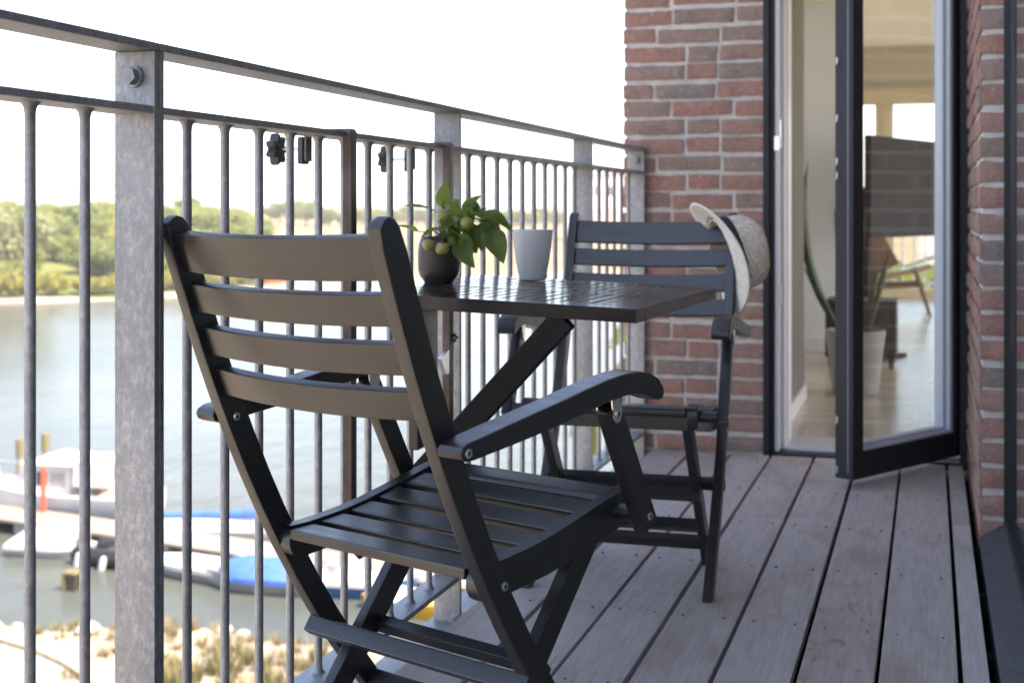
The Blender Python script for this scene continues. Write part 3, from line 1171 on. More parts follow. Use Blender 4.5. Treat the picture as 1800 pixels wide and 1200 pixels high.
# left pier
bm = BM()
box(bm, -1.063, -.566, WY + .004, WY + .33, -.15, HT)
lp = obj('brick_pier', bm, 'mortar', bld)
lp['label'] = 'brick pier between the railing and the door'
bm = BM()
brick_face(bm, (-1.066, WY + .004, -.06), (1, 0, 0), .505, -.06, HT, (0, -1, 0))
brick_face(bm, (-1.063, WY + .33, -.06), (0, -1, 0), .33, -.06, HT, (-1, 0, 0))
obj('bricks', bm, 'brick', lp, 50)
# right pier
bm = BM()
box(bm, .133, .62, 3.712, 4.93, -.15, HT)
rp = obj('brick_pier', bm, 'mortar', bld)
rp['label'] = 'brick pier between the door hinge and the big window'
bm = BM()
brick_face(bm, (.133, 4.86, -.06), (0, -1, 0), 1.145, -.06, HT, (-1, 0, 0))
brick_face(bm, (.126, 3.712, -.06), (1, 0, 0), .30, -.06, HT, (0, -1, 0))
obj('bricks', bm, 'brick', rp, 50)
# upper storey and the rest of the masonry mass (seen only from other places, its end and openings shaped for sunlight)
bm = BM()
XE, YE = 3.7, -1.6
box(bm, -1.06, XE, 4.80, 5.13, HT, 5.6)
box(bm, .19, .5, YE, 4.799, HT, 5.6)
box(bm, .50, XE, YE, YE + .3, -8.7, 5.6)
box(bm, XE, XE + .3, YE, 14.25, -8.7, -.11)
box(bm, XE, XE + .3, YE, 14.25, 2.45, 5.6)
box(bm, XE + .002, XE + .298, YE + .301, 4.999, -.109, 2.4485)
for yy in (YE, 5.0, 9.2, 13.95):  # unseen window openings between these pillars, added so sun brightens the room
    box(bm, XE + .001, XE + .299, yy, yy + .3, -.109, 2.449)
box(bm, -1.06, XE, 13.95, 14.25, 2.5, 5.6)
box(bm, -1.06, XE, 13.95, 14.25, -8.7, -.2)
box(bm, -1.06, -1.051, 5.131, 13.949, -8.7, 5.6)
box(bm, -1.055, XE, 4.801, 5.13, -8.7, -.155)
box(bm, .19, .5, YE, 4.80, -8.7, -.03)
box(bm, -1.06, XE + .3, YE, 14.3, 5.601, 5.8)
obj('upper_wall', bm, 'far_brick_dark', bld)
# big window on the right: slate sill, frame and pane
bm = BM()
prism(bm, [(.1245, -.06), (.1245, .012), (.128, .0155), (.186, .053), (.186, -.06)], 0, 1)
for v in bm.verts:
    xx, yy, zz = v.co
    v.co = (yy, YE + xx * (3.700 - YE), zz)
bmesh.ops.recalc_face_normals(bm, faces=bm.faces)
obj('window_sill', bm, 'slate_sill', bld)
win = bm = BM()
box(bm, .1845, .24, 3.688, 3.6995, .05, HT)
box(bm, .187, .24, YE, 3.687, .035, .070)
box(bm, .187, .24, YE, 3.687, HT - .06, HT - .001)
for yy in (1.2, -1.57):
    box(bm, .187, .24, yy - .03, yy + .03, .0755, HT - .0605)
wf = obj('big_window', bm, 'frame_dark', bld)
bm = BM()
box(bm, .2, .206, YE, 3.679, .0755, HT - .0605)
obj('pane', bm, 'window_glass', wf)
# door frame fixed in the wall
bm = BM()
box(bm, -.564, -.545, WY - .006, WY + .02, -.02, 2.45)
box(bm, -.564, -.528, WY + .021, WY + .085, -.02, 2.45)
box(bm, .100, .131, WY + .015, WY + .10, -.02, 2.45)
box(bm, -.5645, .1315, WY + .012, WY + .10, 2.4505, 2.53)
box(bm, -.544, .100, WY + .004, WY + .08, -.022, .006, None, .002)
df = obj('door_frame', bm, 'frame_dark', bld)
bm = BM()
box(bm, -.5275, -.512, WY + .03, WY + .075, .008, 2.45, None, .002)
box(bm, -.564, -.497, WY + .086, WY + .33, .008, 2.45, None, .003)
box(bm, -.5, -.4965 + .004, WY + .15, WY + .19, .008, 2.45)
obj('inner_frame', bm, 'frame_white', df)
for bb in ((-.512, -.5065, WY + .04, WY + .065, .52, .60), (-.512, -.5065, WY + .04, WY + .065, 1.09, 1.19), (-.5275, -.510, WY + .022, WY + .0295, 1.08, 1.13)):
    bm = BM()
    box(bm, *bb)
    obj('strike_plate', bm, 'screw_steel', df)
bm = BM()
box(bm, -.497, .10, WY + .081, WY + .36, -.02, .014, None, .003)
obj('threshold', bm, 'frame_grey', df)
# the open door leaf
dl = bpy.data.objects.new('door', None)
col.objects.link(dl)
dl.parent = bld
hinge = Vector((.112, 4.842, 0))
free = Vector((-.2260, 4.280, 0))
dv = (free - hinge)
LW = dv.length
dv.normalize()
dn = Vector((-dv.y, dv.x, 0))
if dn.y > 0:
    dn = -dn                        # towards the camera
DM = Matrix((dv, dn, Vector((0, 0, 1)))).transposed().to_4x4()
if DM.determinant() < 0:
    pass
DM.translation = hinge
dl.matrix_local = DM if DM.determinant() > 0 else Matrix.Identity(4)
DMI = None if DM.determinant() > 0 else DM


def door_obj(name, bm, m, parent=None):
    if DMI is not None:
        bmesh.ops.transform(bm, matrix=DMI, verts=bm.verts)
        bmesh.ops.recalc_face_normals(bm, faces=bm.faces)
    return obj(name, bm, m, parent or dl)


ZB, ZT, TK = .028, 2.42, .068
SW, BH = .056, .082
bm = BM()
box(bm, 0, SW, -TK, 0, ZB, ZT, None, .002)
box(bm, LW - SW, LW, -TK, 0, ZB, ZT, None, .002)
box(bm, SW + .0003, LW - SW - .0003, -TK + .001, -.001, ZB, ZB + BH, None, .002)
box(bm, SW + .0003, LW - SW - .0003, -TK + .001, -.001, ZT - BH, ZT, None, .002)
door_obj('leaf_frame', bm, 'frame_dark')
bm = BM()
for (x0, x1, z0, z1) in ((SW + .0005, SW + .020, ZB + BH, ZT - BH), (SW + .0205, LW - SW - .0005, ZB + BH + .0003, ZB + BH + .012), (SW + .0205, LW - SW - .0005, ZT - BH - .02, ZT - BH - .0003)):
    box(bm, x0, x1, -.060, -.008, z0, z1, None, .002)
    if x1 - x0 < .05:
        box(bm, x1 + .0003, x1 + .012, -.060, -.026, z0, z1, None, .0015)
    else:
        box(bm, x0, x1, -.060, -.026, z1 + .0003, z1 + .009, None, .0015)
door_obj('glazing_bead', bm, 'frame_grey')
bm = BM()
box(bm, SW + .033, LW - SW - .0003, -.045, -.037, ZB + BH + .0215, ZT - BH - .0215)
door_obj('pane', bm, 'window_glass')
bm = BM()
box(bm, LW, LW + .0015, -.022, -.016, ZB + .02, ZT - .02)
door_obj('edge_highlight', bm, 'highlight_grey')  # blue-grey strip painting the reflection along the door edge
for z in (1.335, 1.155, 1.02, .975, .21, .055):
    bm = BM()
    box(bm, LW + .0003, LW + .0025, -.064, -.055, z - .012, z + .012, None, .001)
    cyl(bm, (LW + .003, -.058, z - .007), (LW + .007, -.058, z - .007), .004, 10)
    door_obj('latch_bolt', bm, 'latch_steel')

# interior
def struct(name, bm, m, sharp=35):
    return tag(obj(name, bm, m, None, sharp), kind='structure')


bm = BM()
box(bm, -1.05, XE - .005, 5.131, 13.94, -.10, .0)
box(bm, .25, XE - .005, YE + .31, 5.1305, -.10, -.001)
struct('floor', bm, 'oak_floor')
bm = BM()
box(bm, -1.05, XE - .005, 5.131, 13.94, 2.42, 2.49)
box(bm, .51, XE - .005, YE + .31, 5.1305, 2.745, 2.80)
box(bm, -1.04, -.46, 5.14, 8.36, 2.13, 2.19)
struct('ceiling', bm, 'ceiling_cream')
bm = BM()
box(bm, -1.045, -.425, 8.36, 8.50, .0, 2.42)
box(bm, -1.045, -1.0, 8.501, 13.94, .0, 2.419)
box(bm, -1.045, -1.0, 6.4, 8.359, 0, 2.13)
w_ = struct('wall', bm, 'plaster')
bm = BM()
box(bm, .621, XE - .005, 4.80, 4.93, 0, 2.74)
box(bm, .95, 1.0, YE + .31, 4.799, 0, 2.74)
struct('light_block_wall', bm, 'light_block_dark')  # added dark walls behind the big window, so less room light reaches the balcony
bm = BM()
box(bm, -1.05, -.552, 5.1315, 6.28, .0, 2.13)
struct('partition', bm, 'plaster_taupe')
bm = BM()
box(bm, -1.0, -.426, 8.345, 8.3595, 0, .09)
box(bm, -.552, -.540, 5.14, 6.285, 0.001, .07)
struct('skirting', bm, 'frame_white')
# back windows
bwn = bpy.data.objects.new('back_window', None)
col.objects.link(bwn)
bwn.parent = bld
zH, zTop = 1.93, 2.42
bm = BM()
box(bm, -.995, XE - .01, 13.70, 13.94, zH + .13, zTop, None, 0)
box(bm, -.995, XE - .01, 13.2, 13.69, zH + .19, zTop - .001)
obj('lintel', bm, 'beam_cream', bwn)
opens = [(-.93, -.515), (-.342, .60), (.78, 1.72), (1.9, 2.84), (3.02, 3.55)]
bm = BM()
box(bm, -.995, XE - .01, 13.70, 13.86, zH - .02, zH + .1295)
box(bm, -.995, XE - .01, 13.70, 13.86, .0, .09)
ed = [-.995] + [v for o_ in opens for v in o_] + [XE - .01]
for k in range(0, len(ed), 2):
    box(bm, ed[k], ed[k + 1], 13.72, 13.84, .0905, zH - .0205)
    if ed[k + 1] - ed[k] > .1:
        mid = (ed[k] + ed[k + 1]) / 2
        box(bm, mid - .012, mid + .012, 13.700, 13.7195, .0905, zH - .0205)
obj('window_frame', bm, 'pine_frame', bwn)
for a, c in opens:
    bm = BM()
    box(bm, a + .0005, c - .0005, 13.77, 13.776, .0905, zH - .0205)
    obj('pane', bm, 'window_glass', bwn)

# furniture inside
bx = at(1505, 690, 4.7 * 1.385)
pc = Vector((-.335, 6.53, 0.0005))
bm = BM()
prof = [(0, 0), (.098, 0), (.104, .006), (.135, .27), (.139, .283), (.139, .30), (.128, .30), (.122, .26), (0, .25)]
lathe(bm, prof, 40)
tag(obj('plant_pot', bm, 'pot_white', loc=pc), 'pale tapered plant pot on the oak floor inside the door', 'plant pot')
sp = thing('snake_plant', 'tall narrow leaved green plant in the pale pot indoors', 'house plant', pc + Vector((0, 0, .25)))
for k, (b0, t0, w0, bend) in enumerate([((-.03, 0), (-.215, -.05, .85), .052, (-.30, 0, .34)), ((.02, .02), (.05, .05, .62), .04, (.0, 0, .35)), ((.05, -.02), (.16, .02, .44), .034, (.12, 0, .25)),
                                        ((-.02, -.03), (-.10, .04, .62), .042, (-.08, 0, .35)), ((0, .03), (.02, .02, .50), .04, (0, .02, .3)), ((-.06, .02), (-.24, 0, .34), .035, (-.18, 0, .22)),
                                        ((.04, .02), (.10, -.05, .36), .034, (.08, -.02, .2)), ((-.04, .03), (-.16, .05, .20), .02, (-.08, .02, .10))]):
    bm = BM()
    n = 14
    p0, p1, p2 = Vector((*b0, -.01)), Vector(bend), Vector(t0)
    rows = []
    for i in range(n + 1):
        t = i / n
        p = p0 * (1 - t) ** 2 + p1 * (2 * t * (1 - t)) + p2 * t * t
        ww = w0 * .5 * (min(1, .55 + t * 1.5) if t < .6 else max(.02, 1 - ((t - .6) / .4) ** 1.7))
        sx = Vector((.8, .6 * (-1) ** k, 0)).normalized()
        nz = Vector((-.6 * (-1) ** k, .8, 0))
        rows.append([bm.verts.new(p + sx * (s * ww) + nz * (s * s * ww * .45 + e)) for s, e in ((-1, 0), (0, 0), (1, 0), (0, .003))])
    for a, c in zip(rows[:-1], rows[1:]):
        for i in range(4):
            j = (i + 1) % 4
            bm.faces.new([a[i], a[j], c[j], c[i]])
    bm.faces.new(rows[0])
    obj('leaf', bm, 'snake_leaf', sp)

tv = thing('tv', 'large dark flat television screen seen through the door glass', 'television', (-.12, 8.62, 0))
p, q = Vector((-.335, 8.02)), Vector((.115, 9.2))
dvv = (q - p)
ln = dvv.length
ang = math.atan2(dvv.y, dvv.x)
tv.rotation_euler.z = ang
bm = BM()
box(bm, -ln / 2, ln / 2, -.02, .02, .702, 1.302, None, .004)
scr = obj('screen_panel', bm, 'tv_black', tv)
bm = BM()
box(bm, -ln / 2 + .06, -ln / 2 + .12, .0205, .06, .02, 1.0, None, .004)
box(bm, -ln / 2 - .05, -ln / 2 + .30, -.12, .22, .0, .02, None, .004)
obj('stand', bm, 'tv_black', tv)
cb = thing('cabinet', 'low dark wooden cabinet standing behind the pale plant pot', 'cabinet', (-.36, 7.72, 0))
bm = BM()
box(bm, -.19, .19, -.17, .17, .06, .37, None, .004)
obj('body', bm, 'cabinet_dark', cb)
for sx in (-1, 1):
    bm = BM()
    box(bm, min(sx * .005, sx * .185), max(sx * .005, sx * .185), -.186, -.1705, .07, .36, None, .002)
    d_ = obj('door', bm, 'cabinet_dark', cb)
    bm = BM()
    cyl(bm, (sx * .02, -.186, .22), (sx * .02, -.2, .22), .008, 10)
    obj('knob', bm, 'screw_steel', d_)
for sx in (-1, 1):
    for sy in (-1, 1):
        bm = BM()
        cyl(bm, (sx * .16, sy * .14, 0), (sx * .16, sy * .14, .06), .012, 10, .018)
        obj('leg', bm, 'cabinet_dark', cb)
lc = thing('lounge_chair', 'low brown wooden lounge chair with woven seat by the back windows', 'lounge chair', (-.36, 11.65, 0), R(2))
bm = BM()
beam(bm, (-.10, 0, .30), (-.34, 0, .74), .5, .03, (0, 1, 0), .004)
bmesh.ops.rotate(bm, verts=bm.verts, cent=(-.2, 0, .5), matrix=Matrix.Rotation(0, 3, 'Z'))
obj('backrest', bm, 'chair_teak', lc)
bm = BM()
box(bm, -.26, .30, -.25, .25, -.012, .012, Matrix.Translation((.08, 0, .325)) @ Matrix.Rotation(R(-14), 4, 'Y'), .004)
obj('seat', bm, 'chair_cane', lc)
for sy in (-1, 1):
    for (a, c) in (((.24, sy * .27, .38), (.36, sy * .27, 0)), ((-.06, sy * .27, .34), (-.22, sy * .27, 0))):
        bm = BM()
        cyl(bm, c, a, .011, 12, .02)
        obj('leg', bm, 'chair_teak', lc)
    bm = BM()
    beam(bm, (-.2, sy * .27, .22), (.31, sy * .27, .25), .022, .03, (0, 0, 1), .004)
    obj('side_rail', bm, 'chair_teak', lc)
# rear balcony
rb2 = thing('rear_railing', 'white bar railing of the rear balcony beyond the back windows', 'railing', (0, 15.2, 0))
bm = BM()
box(bm, -.45, 4., -.02, .02, 1.0, 1.03)
box(bm, -.45, 4., -.02, .02, .06, .09)
obj('rail', bm, 'frame_white', rb2)
for i in range(38):
    bm = BM()
    cyl(bm, (-.40 + i * .118, 0, .0905), (-.40 + i * .118, 0, .9995), .008, 8)
    obj('bar', bm, 'frame_white', rb2)
bm = BM()
box(bm, -.46, 4., 14.26, 15.3, -.14, -.02)
struct('rear_balcony_slab', bm, 'render_wall')

# ------------------------------------------------------------------ land and water
ZW = -9.13
ZL = -8.70
FS = np.array([(-700, -420), (-150, 60), (-93, 118), (-82, 132), (-72, 164), (-52, 194), (0, 255), (120, 330), (700, 520)], float)


def sdist(P):
    """signed distance beyond the far shore (positive on the far land)"""
    best = np.full(len(P), 1e9)
    sg = np.ones(len(P))
    for a, c in zip(FS[:-1], FS[1:]):
        d = c - a
        t = np.clip(((P - a) @ d) / (d @ d), 0, 1)
        qv = P - (a + t[:, None] * d)
        dd = np.hypot(qv[:, 0], qv[:, 1])
        cr_ = d[0] * qv[:, 1] - d[1] * qv[:, 0]
        u_ = dd < best - 1e-9
        best = np.where(u_, dd, best)
        sg = np.where(u_, np.sign(cr_), sg)
    return best * sg


def sst(a, c, x):
    t = np.clip((x - a) / (c - a), 0, 1)
    return t * t * (3 - 2 * t)


def height(P):
    P = np.asarray(P, float)
    s = sdist(P)
    dep = -S_ * P[:, 0] + C_ * P[:, 1]
    lat = C_ * P[:, 0] + S_ * P[:, 1]
    px = 900 + F * lat / np.maximum(dep, 1.)
    px = np.where(dep < 1, -3000, px)
    L = 1 - sst(330, 560, px)
    z = np.full(len(P), -10.8)
    far = ZW - .35 + .9 * sst(-2, 5, s) + L * (9.4 * sst(4, 110, s)) + (1 - L) * (6.2 * sst(10, 330, s))
    far = far + L * 1.0 * np.sin(P[:, 0] * .05) * sst(20, 90, s)
    z = np.where(s > -4, np.maximum(far, -10.8), z)
    shoreY = 29.6 + .5 * np.sin(P[:, 0] * .35) + .35 * np.sin(P[:, 0] * 1.1 + 1)
    shoreY = np.where(P[:, 0] > 20, shoreY + (P[:, 0] - 20) * .6, shoreY)
    shoreY = np.where(P[:, 0] < -33, shoreY - (-33 - P[:, 0]) * 1.2, shoreY)
    k = sst(0, 1, (shoreY + .8 - P[:, 1]) / 4.2)
    near = -10.6 + (ZL + 10.6) * k
    bumpn = np.array([noise.noise(Vector((x * .7, y * .7, 0))) for x, y in P]) * .22 * sst(0, 1, 1 - abs((shoreY - 2.2 - P[:, 1]) / 2.4))
    near = near + bumpn
    z = np.where((P[:, 1] < shoreY + 5) & (s < 0), np.maximum(z, near), z)
    return z, s, L, shoreY


radii = np.concatenate([[0.], np.linspace(4, 24, 8), np.arange(24.6, 42, .6), np.linspace(43, 100, 14), np.linspace(105, 330, 46), np.geomspace(345, 6000, 26)])
NA = 300
angs = []
a0 = PI / 2 + YAW
for i in range(NA):
    angs.append(a0 - R(26) + R(52) * i / (NA - 1))
rest = [a0 + R(26) + (2 * PI - R(52)) * (i + 1) / 61 for i in range(60)]
angs = angs + rest
na = len(angs)
pts = [(0., 0.)]
for r_ in radii[1:]:
    for t_ in angs:
        pts.append((r_ * math.cos(t_), r_ * math.sin(t_)))
PT = np.array(pts)
zz, ss, LL, shY = height(PT)
bm = BM()
vv = [bm.verts.new((x, y, z)) for (x, y), z in zip(pts, zz)]
simple_noise_mat('far_shore', (.15, .13, .105), (.21, .185, .155), .95, .4)
mats_g = ['bank_sand', 'path_concrete', 'dry_field', 'hill_grass', 'lake_bed', 'far_shore']


def face_mat(idx):
    c = PT[idx].mean(0)
    z = zz[idx].mean()
    s = ss[idx].mean()
    L = LL[idx].mean()
    if s > 1.5:
        if s < 3.5:
            return 5
        return 3 if L > .45 else 2
    if z < ZW - .15:
        return 4
    return 0


for i in range(na):
    j = (i + 1) % na
    f = bm.faces.new([vv[0], vv[1 + i], vv[1 + j]])
    f.material_index = 0
for k in range(len(radii) - 2):
    for i in range(na):
        j = (i + 1) % na
        ids = [1 + k * na + i, 1 + (k + 1) * na + i, 1 + (k + 1) * na + j, 1 + k * na + j]
        f = bm.faces.new([vv[q_] for q_ in ids])
        f.material_index = face_mat(ids)
bmesh.ops.recalc_face_normals(bm, faces=bm.faces)
struct('ground', bm, mats_g, 80)
bm = BM()
v_ = [bm.verts.new(p) for p in ((-900, -700, ZW), (900, -700, ZW), (900, 900, ZW), (-900, 900, ZW))]
bm.faces.new(v_)
struct('water', bm, 'water')
# quay path along the bank
bm = BM()
n = 40
rowA, rowB = [], []
for i in range(n + 1):
    x = -60 + i * (60 - 15.) / n
    ye = 25.0 + .25 * math.sin(x * .4)
    if i > n - 5:
        ye -= (i - n + 5) ** 2 * .12
    rowA.append(bm.verts.new((x, 12, ZL + .06)))
    rowB.append(bm.verts.new((x, ye, ZL + .06)))
for i in range(n):
    bm.faces.new([rowA[i], rowA[i + 1], rowB[i + 1], rowB[i]])
struct('path', bm, 'path_concrete')
bm = BM()
prev = None
for i in range(n + 1):
    b0 = rowB_co = (-60 + i * (60 - 15.) / n)
    ye = 25.0 + .25 * math.sin(b0 * .4) - ((i - n + 5) ** 2 * .12 if i > n - 5 else 0)
    cur = [bm.verts.new((b0, ye + .02, ZL - .05)), bm.verts.new((b0, ye + .02, ZL + .17)), bm.verts.new((b0, ye + .20, ZL + .17)), bm.verts.new((b0, ye + .20, ZL - .05))]
    if prev:
        for a in range(3):
            bm.faces.new([prev[a], prev[a + 1], cur[a + 1], cur[a]])
    prev = cur
bmesh.ops.recalc_face_normals(bm, faces=bm.faces)
struct('kerb', bm, 'kerb_stone')


def gz(x, y):
    return float(height(np.array([(x, y)]))[0][0])


# boulders on the bank
rk = random.Random(5)
protos = []
for k in range(4):
    bm = BM()
    bmesh.ops.create_icosphere(bm, subdivisions=3, radius=.5)
    for v in bm.verts:
        nn_ = noise.noise(v.co * 2.2 + Vector((k * 9, 0, 0))) * .28 + noise.noise(v.co * 5 + Vector((k, 4, 0))) * .1
        v.co *= (1 + nn_)
        v.co.z *= .62
        v.co.x *= 1.15
    me = bpy.data.meshes.new('boulder')
    for f in bm.faces:
        f.smooth = True
    bm.to_mesh(me)
    bm.free()
    me.materials.append(MATS['boulder'])
    protos.append(me)
for i in range(60):
    x = rk.uniform(-27, -9)
    y = 29.6 + .5 * math.sin(x * .35) + .35 * math.sin(x * 1.1 + 1) - rk.uniform(-.9, 3.6) ** 1.
    s = rk.choice([.22, .28, .34, .42, .55]) * rk.uniform(.7, 1.1)
    o = bpy.data.objects.new('boulder', protos[i % 4])
    col.objects.link(o)
    o.location = (x, y, gz(x, y) + s * .12)
    o.scale = (s, s * rk.uniform(.8, 1.1), s)
    o.rotation_euler.z = rk.uniform(0, 6.28)
    tag(o, 'pale rounded boulder lying on the sandy bank at the water', 'boulder', 'boulders along the near bank')

# dry grass and scrub on the bank
rg_ = random.Random(8)


def tufts(name, m, n_t, xr, yr_, hgt, blades, wid=.02):
    bm = BM()
    for _ in range(n_t):
        cx, cy = rg_.uniform(*xr), rg_.uniform(*yr_)
        cz = gz(cx, cy)
        h0 = hgt * rg_.uniform(.5, 1.2)
        for _b in range(blades):
            a = rg_.uniform(0, 6.28)
            rr_ = rg_.uniform(0, .16)
            bx_, by_ = cx + rr_ * math.cos(a), cy + rr_ * math.sin(a)
            le = h0 * rg_.uniform(.5, 1.)
            tx, ty_ = bx_ + math.cos(a) * le * .4, by_ + math.sin(a) * le * .4
            px_, py_ = -math.sin(a) * wid, math.cos(a) * wid
            f = [bm.verts.new(p) for p in ((bx_ - px_, by_ - py_, cz - .03), (bx_ + px_, by_ + py_, cz - .03), (tx, ty_, cz + le))]
            bm.faces.new(f)
    return tag(obj(name, bm, m), kind='stuff')


tufts('grass', 'dry_grass', 130, (-17.5, -8), (22.5, 27.2), .36, 26)
tufts('scrub', 'scrub_green', 60, (-15.2, -10), (22.0, 26.0), .6, 40, .03)
tufts('bank_grass', 'scrub_green', 22, (-19.5, -16.5), (25.4, 26.6), .3, 30)

# ------------------------------------------------------------------ trees
def crown_mesh(name, seed, lobes, nleaf, ls, m, flat=1.):
    r_ = random.Random(seed)
    bm = BM()
    for (cx, cy, cz, rx, rz) in lobes:
        k = int(nleaf * rx * rx)
        for _ in range(k):
            d = Vector((r_.gauss(0, 1), r_.gauss(0, 1), r_.gauss(0, 1))).normalized()
            rad = (.45 + .55 * r_.random() ** .5)
            rad *= 1 + .22 * noise.noise(d * 2.3 + Vector((seed, cx, cz)))
            p = Vector((cx, cy, cz)) + Vector((d.x * rx * rad, d.y * rx * rad, d.z * rz * rad))
            nrm = (d + Vector((r_.uniform(-.7, .7), r_.uniform(-.7, .7), r_.uniform(-.4, .9)))).normalized()
            u = nrm.orthogonal().normalized()
            u = (Matrix.Rotation(r_.uniform(0, 6.28), 3, nrm) @ u)
            v = nrm.cross(u)
            s = ls * r_.uniform(.6, 1.25)
            bm.faces.new([bm.verts.new(p + u * s * a + v * s * c * flat) for a, c in ((-.5, -.3), (.1, -.5), (.55, .1), (-.1, .5))])
    me = bpy.data.meshes.new(name)
    bm.to_mesh(me)
    bm.free()
    me.materials.append(MATS[m])
    return me


def trunk_mesh(h, r0, limbs, seed):
    r_ = random.Random(seed)
    bm = BM()
    tube(bm, [(0, 0, -.5), (.05 * h * .2, 0, h * .3), (-.03 * h * .3, .02 * h, h * .6), (0, 0, h * .85)], r0, 8, r0 * .35)
    for k in range(limbs):
        a = 6.28 * k / limbs + r_.uniform(-.4, .4)
        z0 = h * r_.uniform(.25, .55)
        tube(bm, [(0, 0, z0), (math.cos(a) * h * .15, math.sin(a) * h * .15, z0 + h * .14), (math.cos(a) * h * .3, math.sin(a) * h * .3, z0 + h * .32)], r0 * .5, 6, r0 * .15)
    me = bpy.data.meshes.new('trunk')
    bm.to_mesh(me)
    bm.free()
    me.materials.append(MATS['bark'])
    return me


KINDS = {}
for nm, m, seeds in (('round', 'leaf_green', (1, 2)), ('olive', 'leaf_olive', (3, 4)), ('yellow', 'leaf_yellow', (5, 6))):
    for sd in seeds:
        r_ = random.Random(sd)
        lobes = [(r_.uniform(-1.3, 1.3), r_.uniform(-1.3, 1.3), r_.uniform(1.4, 3.2), r_.uniform(.9, 1.5), r_.uniform(.8, 1.3)) for _ in range(8)] + [(0, 0, 2.2, 1.7, 1.5)]
        KINDS.setdefault(nm, []).append((crown_mesh('crown', sd, lobes, 55, .42, m), trunk_mesh(3.2, .16, 5, sd)))


def tree(kind, x, y, s, label, group, name='tree', cat='tree', sz=1., dz=0.):
    cm, tm = random.choice(KINDS[kind])
    t = thing(name, label, cat, (x, y, gz(x, y) + dz), random.uniform(0, 6.28), group)
    t.scale = (s, s, s * sz)
    for nm, me in (('crown', cm), ('trunk', tm)):
        o = bpy.data.objects.new(nm, me)
        col.objects.link(o)
        o.parent = t
    return t


def ground_pt(px, d):
    l = d * (px - 900) / F
    return -S_ * d + C_ * l, C_ * d + S_ * l


rt = random.Random(21)
# hillside shrubs on the left (x 0..470), thick cover
for i in range(230):
    px = rt.uniform(-160, 470)
    d = rt.uniform(150, 262) + max(0, px) * .09
    x, y = ground_pt(px, d)
    if float(sdist(np.array([(x, y)]))[0]) < 5:
        continue
    kd = rt.choices(['olive', 'round', 'yellow'], [.62, .35, .03])[0]
    s = rt.uniform(.7, 1.5) * (.75 if d > 235 else 1)
    lab = {'olive': 'pale olive shrub on the far hillside across the water', 'round': 'darker green shrub on the far hillside across the water', 'yellow': 'yellowish shrub on the far hillside across the water'}[kd]
    tree(kd, x, y, s, lab, 'shrubs on the far hillside', 'shrub', 'shrub', rt.uniform(.6, .9))
# yellow scrub by the far waterline
for i in range(62):
    px = rt.uniform(-120, 470)
    d0 = 158 + px * .085
    for _ in range(30):
        x, y = ground_pt(px, d0)
        sd_ = float(sdist(np.array([(x, y)]))[0])
        if 2.2 < sd_ < 6:
            break
        d0 += 1.5 if sd_ < 2.2 else -1.5
    tree('yellow', x, y, rt.uniform(.5, 1.0), 'low yellow bush along the far waterline', 'yellow bushes at the far shore', 'bush', 'bush', rt.uniform(.5, .8))
# big trees on the ridge (x 470..620) and the line beyond the field
for px, d, s in ((475, 400, 1.3), (492, 405, 1.6), (515, 400, 1.9), (538, 405, 2.1), (560, 402, 1.9), (580, 405, 1.5), (600, 410, 1.1), (612, 408, .8)):
    x, y = ground_pt(px, d)
    tree('round', x, y, s, 'dark rounded tree in the clump on the field ridge', 'tree clump on the field ridge')
for i in range(44):
    px = 625 + i * 8.6 + rt.uniform(-4, 4)
    x, y = ground_pt(px, 440 + rt.uniform(-15, 25))
    tree(rt.choice(['olive', 'olive', 'round']), x, y, rt.uniform(1., 1.75), 'green tree in the row beyond the dry field', 'tree row beyond the field', sz=.85)
# willow at the left shore
x, y = ground_pt(22, 160)
for _ in range(20):
    if float(sdist(np.array([(x, y)]))[0]) > 4.5:
        break
    x, y = x * 1.01, y * 1.01
wl = thing('willow', 'large pale green willow leaning over the far left shore', 'willow tree', (x, y, gz(x, y)))
r_ = random.Random(4)
lobes = [(r_.uniform(-3.6, 3.6), r_.uniform(-2.5, 2.5), r_.uniform(2.2, 7.4), r_.uniform(1.3, 2.1), r_.uniform(1.6, 2.8)) for _ in range(22)]
lobes = [l for l in lobes if (l[0] / 4.2) ** 2 + ((l[2] - 3.2) / 5) ** 2 < 1.1] + [(0, 0, 4.4, 3., 3.4)]
o = bpy.data.objects.new('crown', crown_mesh('crown', 44, lobes, 62, .5, 'leaf_willow', 1.4))
col.objects.link(o)
o.parent = wl
o = bpy.data.objects.new('trunk', trunk_mesh(7, .35, 6, 9))
col.objects.link(o)
o.parent = wl
# trees seen through the back windows
for (x, y, s, kd, lb) in ((-.5, 25.5, 2.25, 'olive', 'light green tree behind the house seen through the back window'), (2.0, 26.5, 2.1, 'round', 'darker green tree beside the white house behind the back window'), (5.5, 25., 2.2, 'olive', 'light green tree behind the far right back windows')):
    t = tree(kd, x, y, s, lb, 'trees behind the back windows')
    t.location.z = ZL + .05

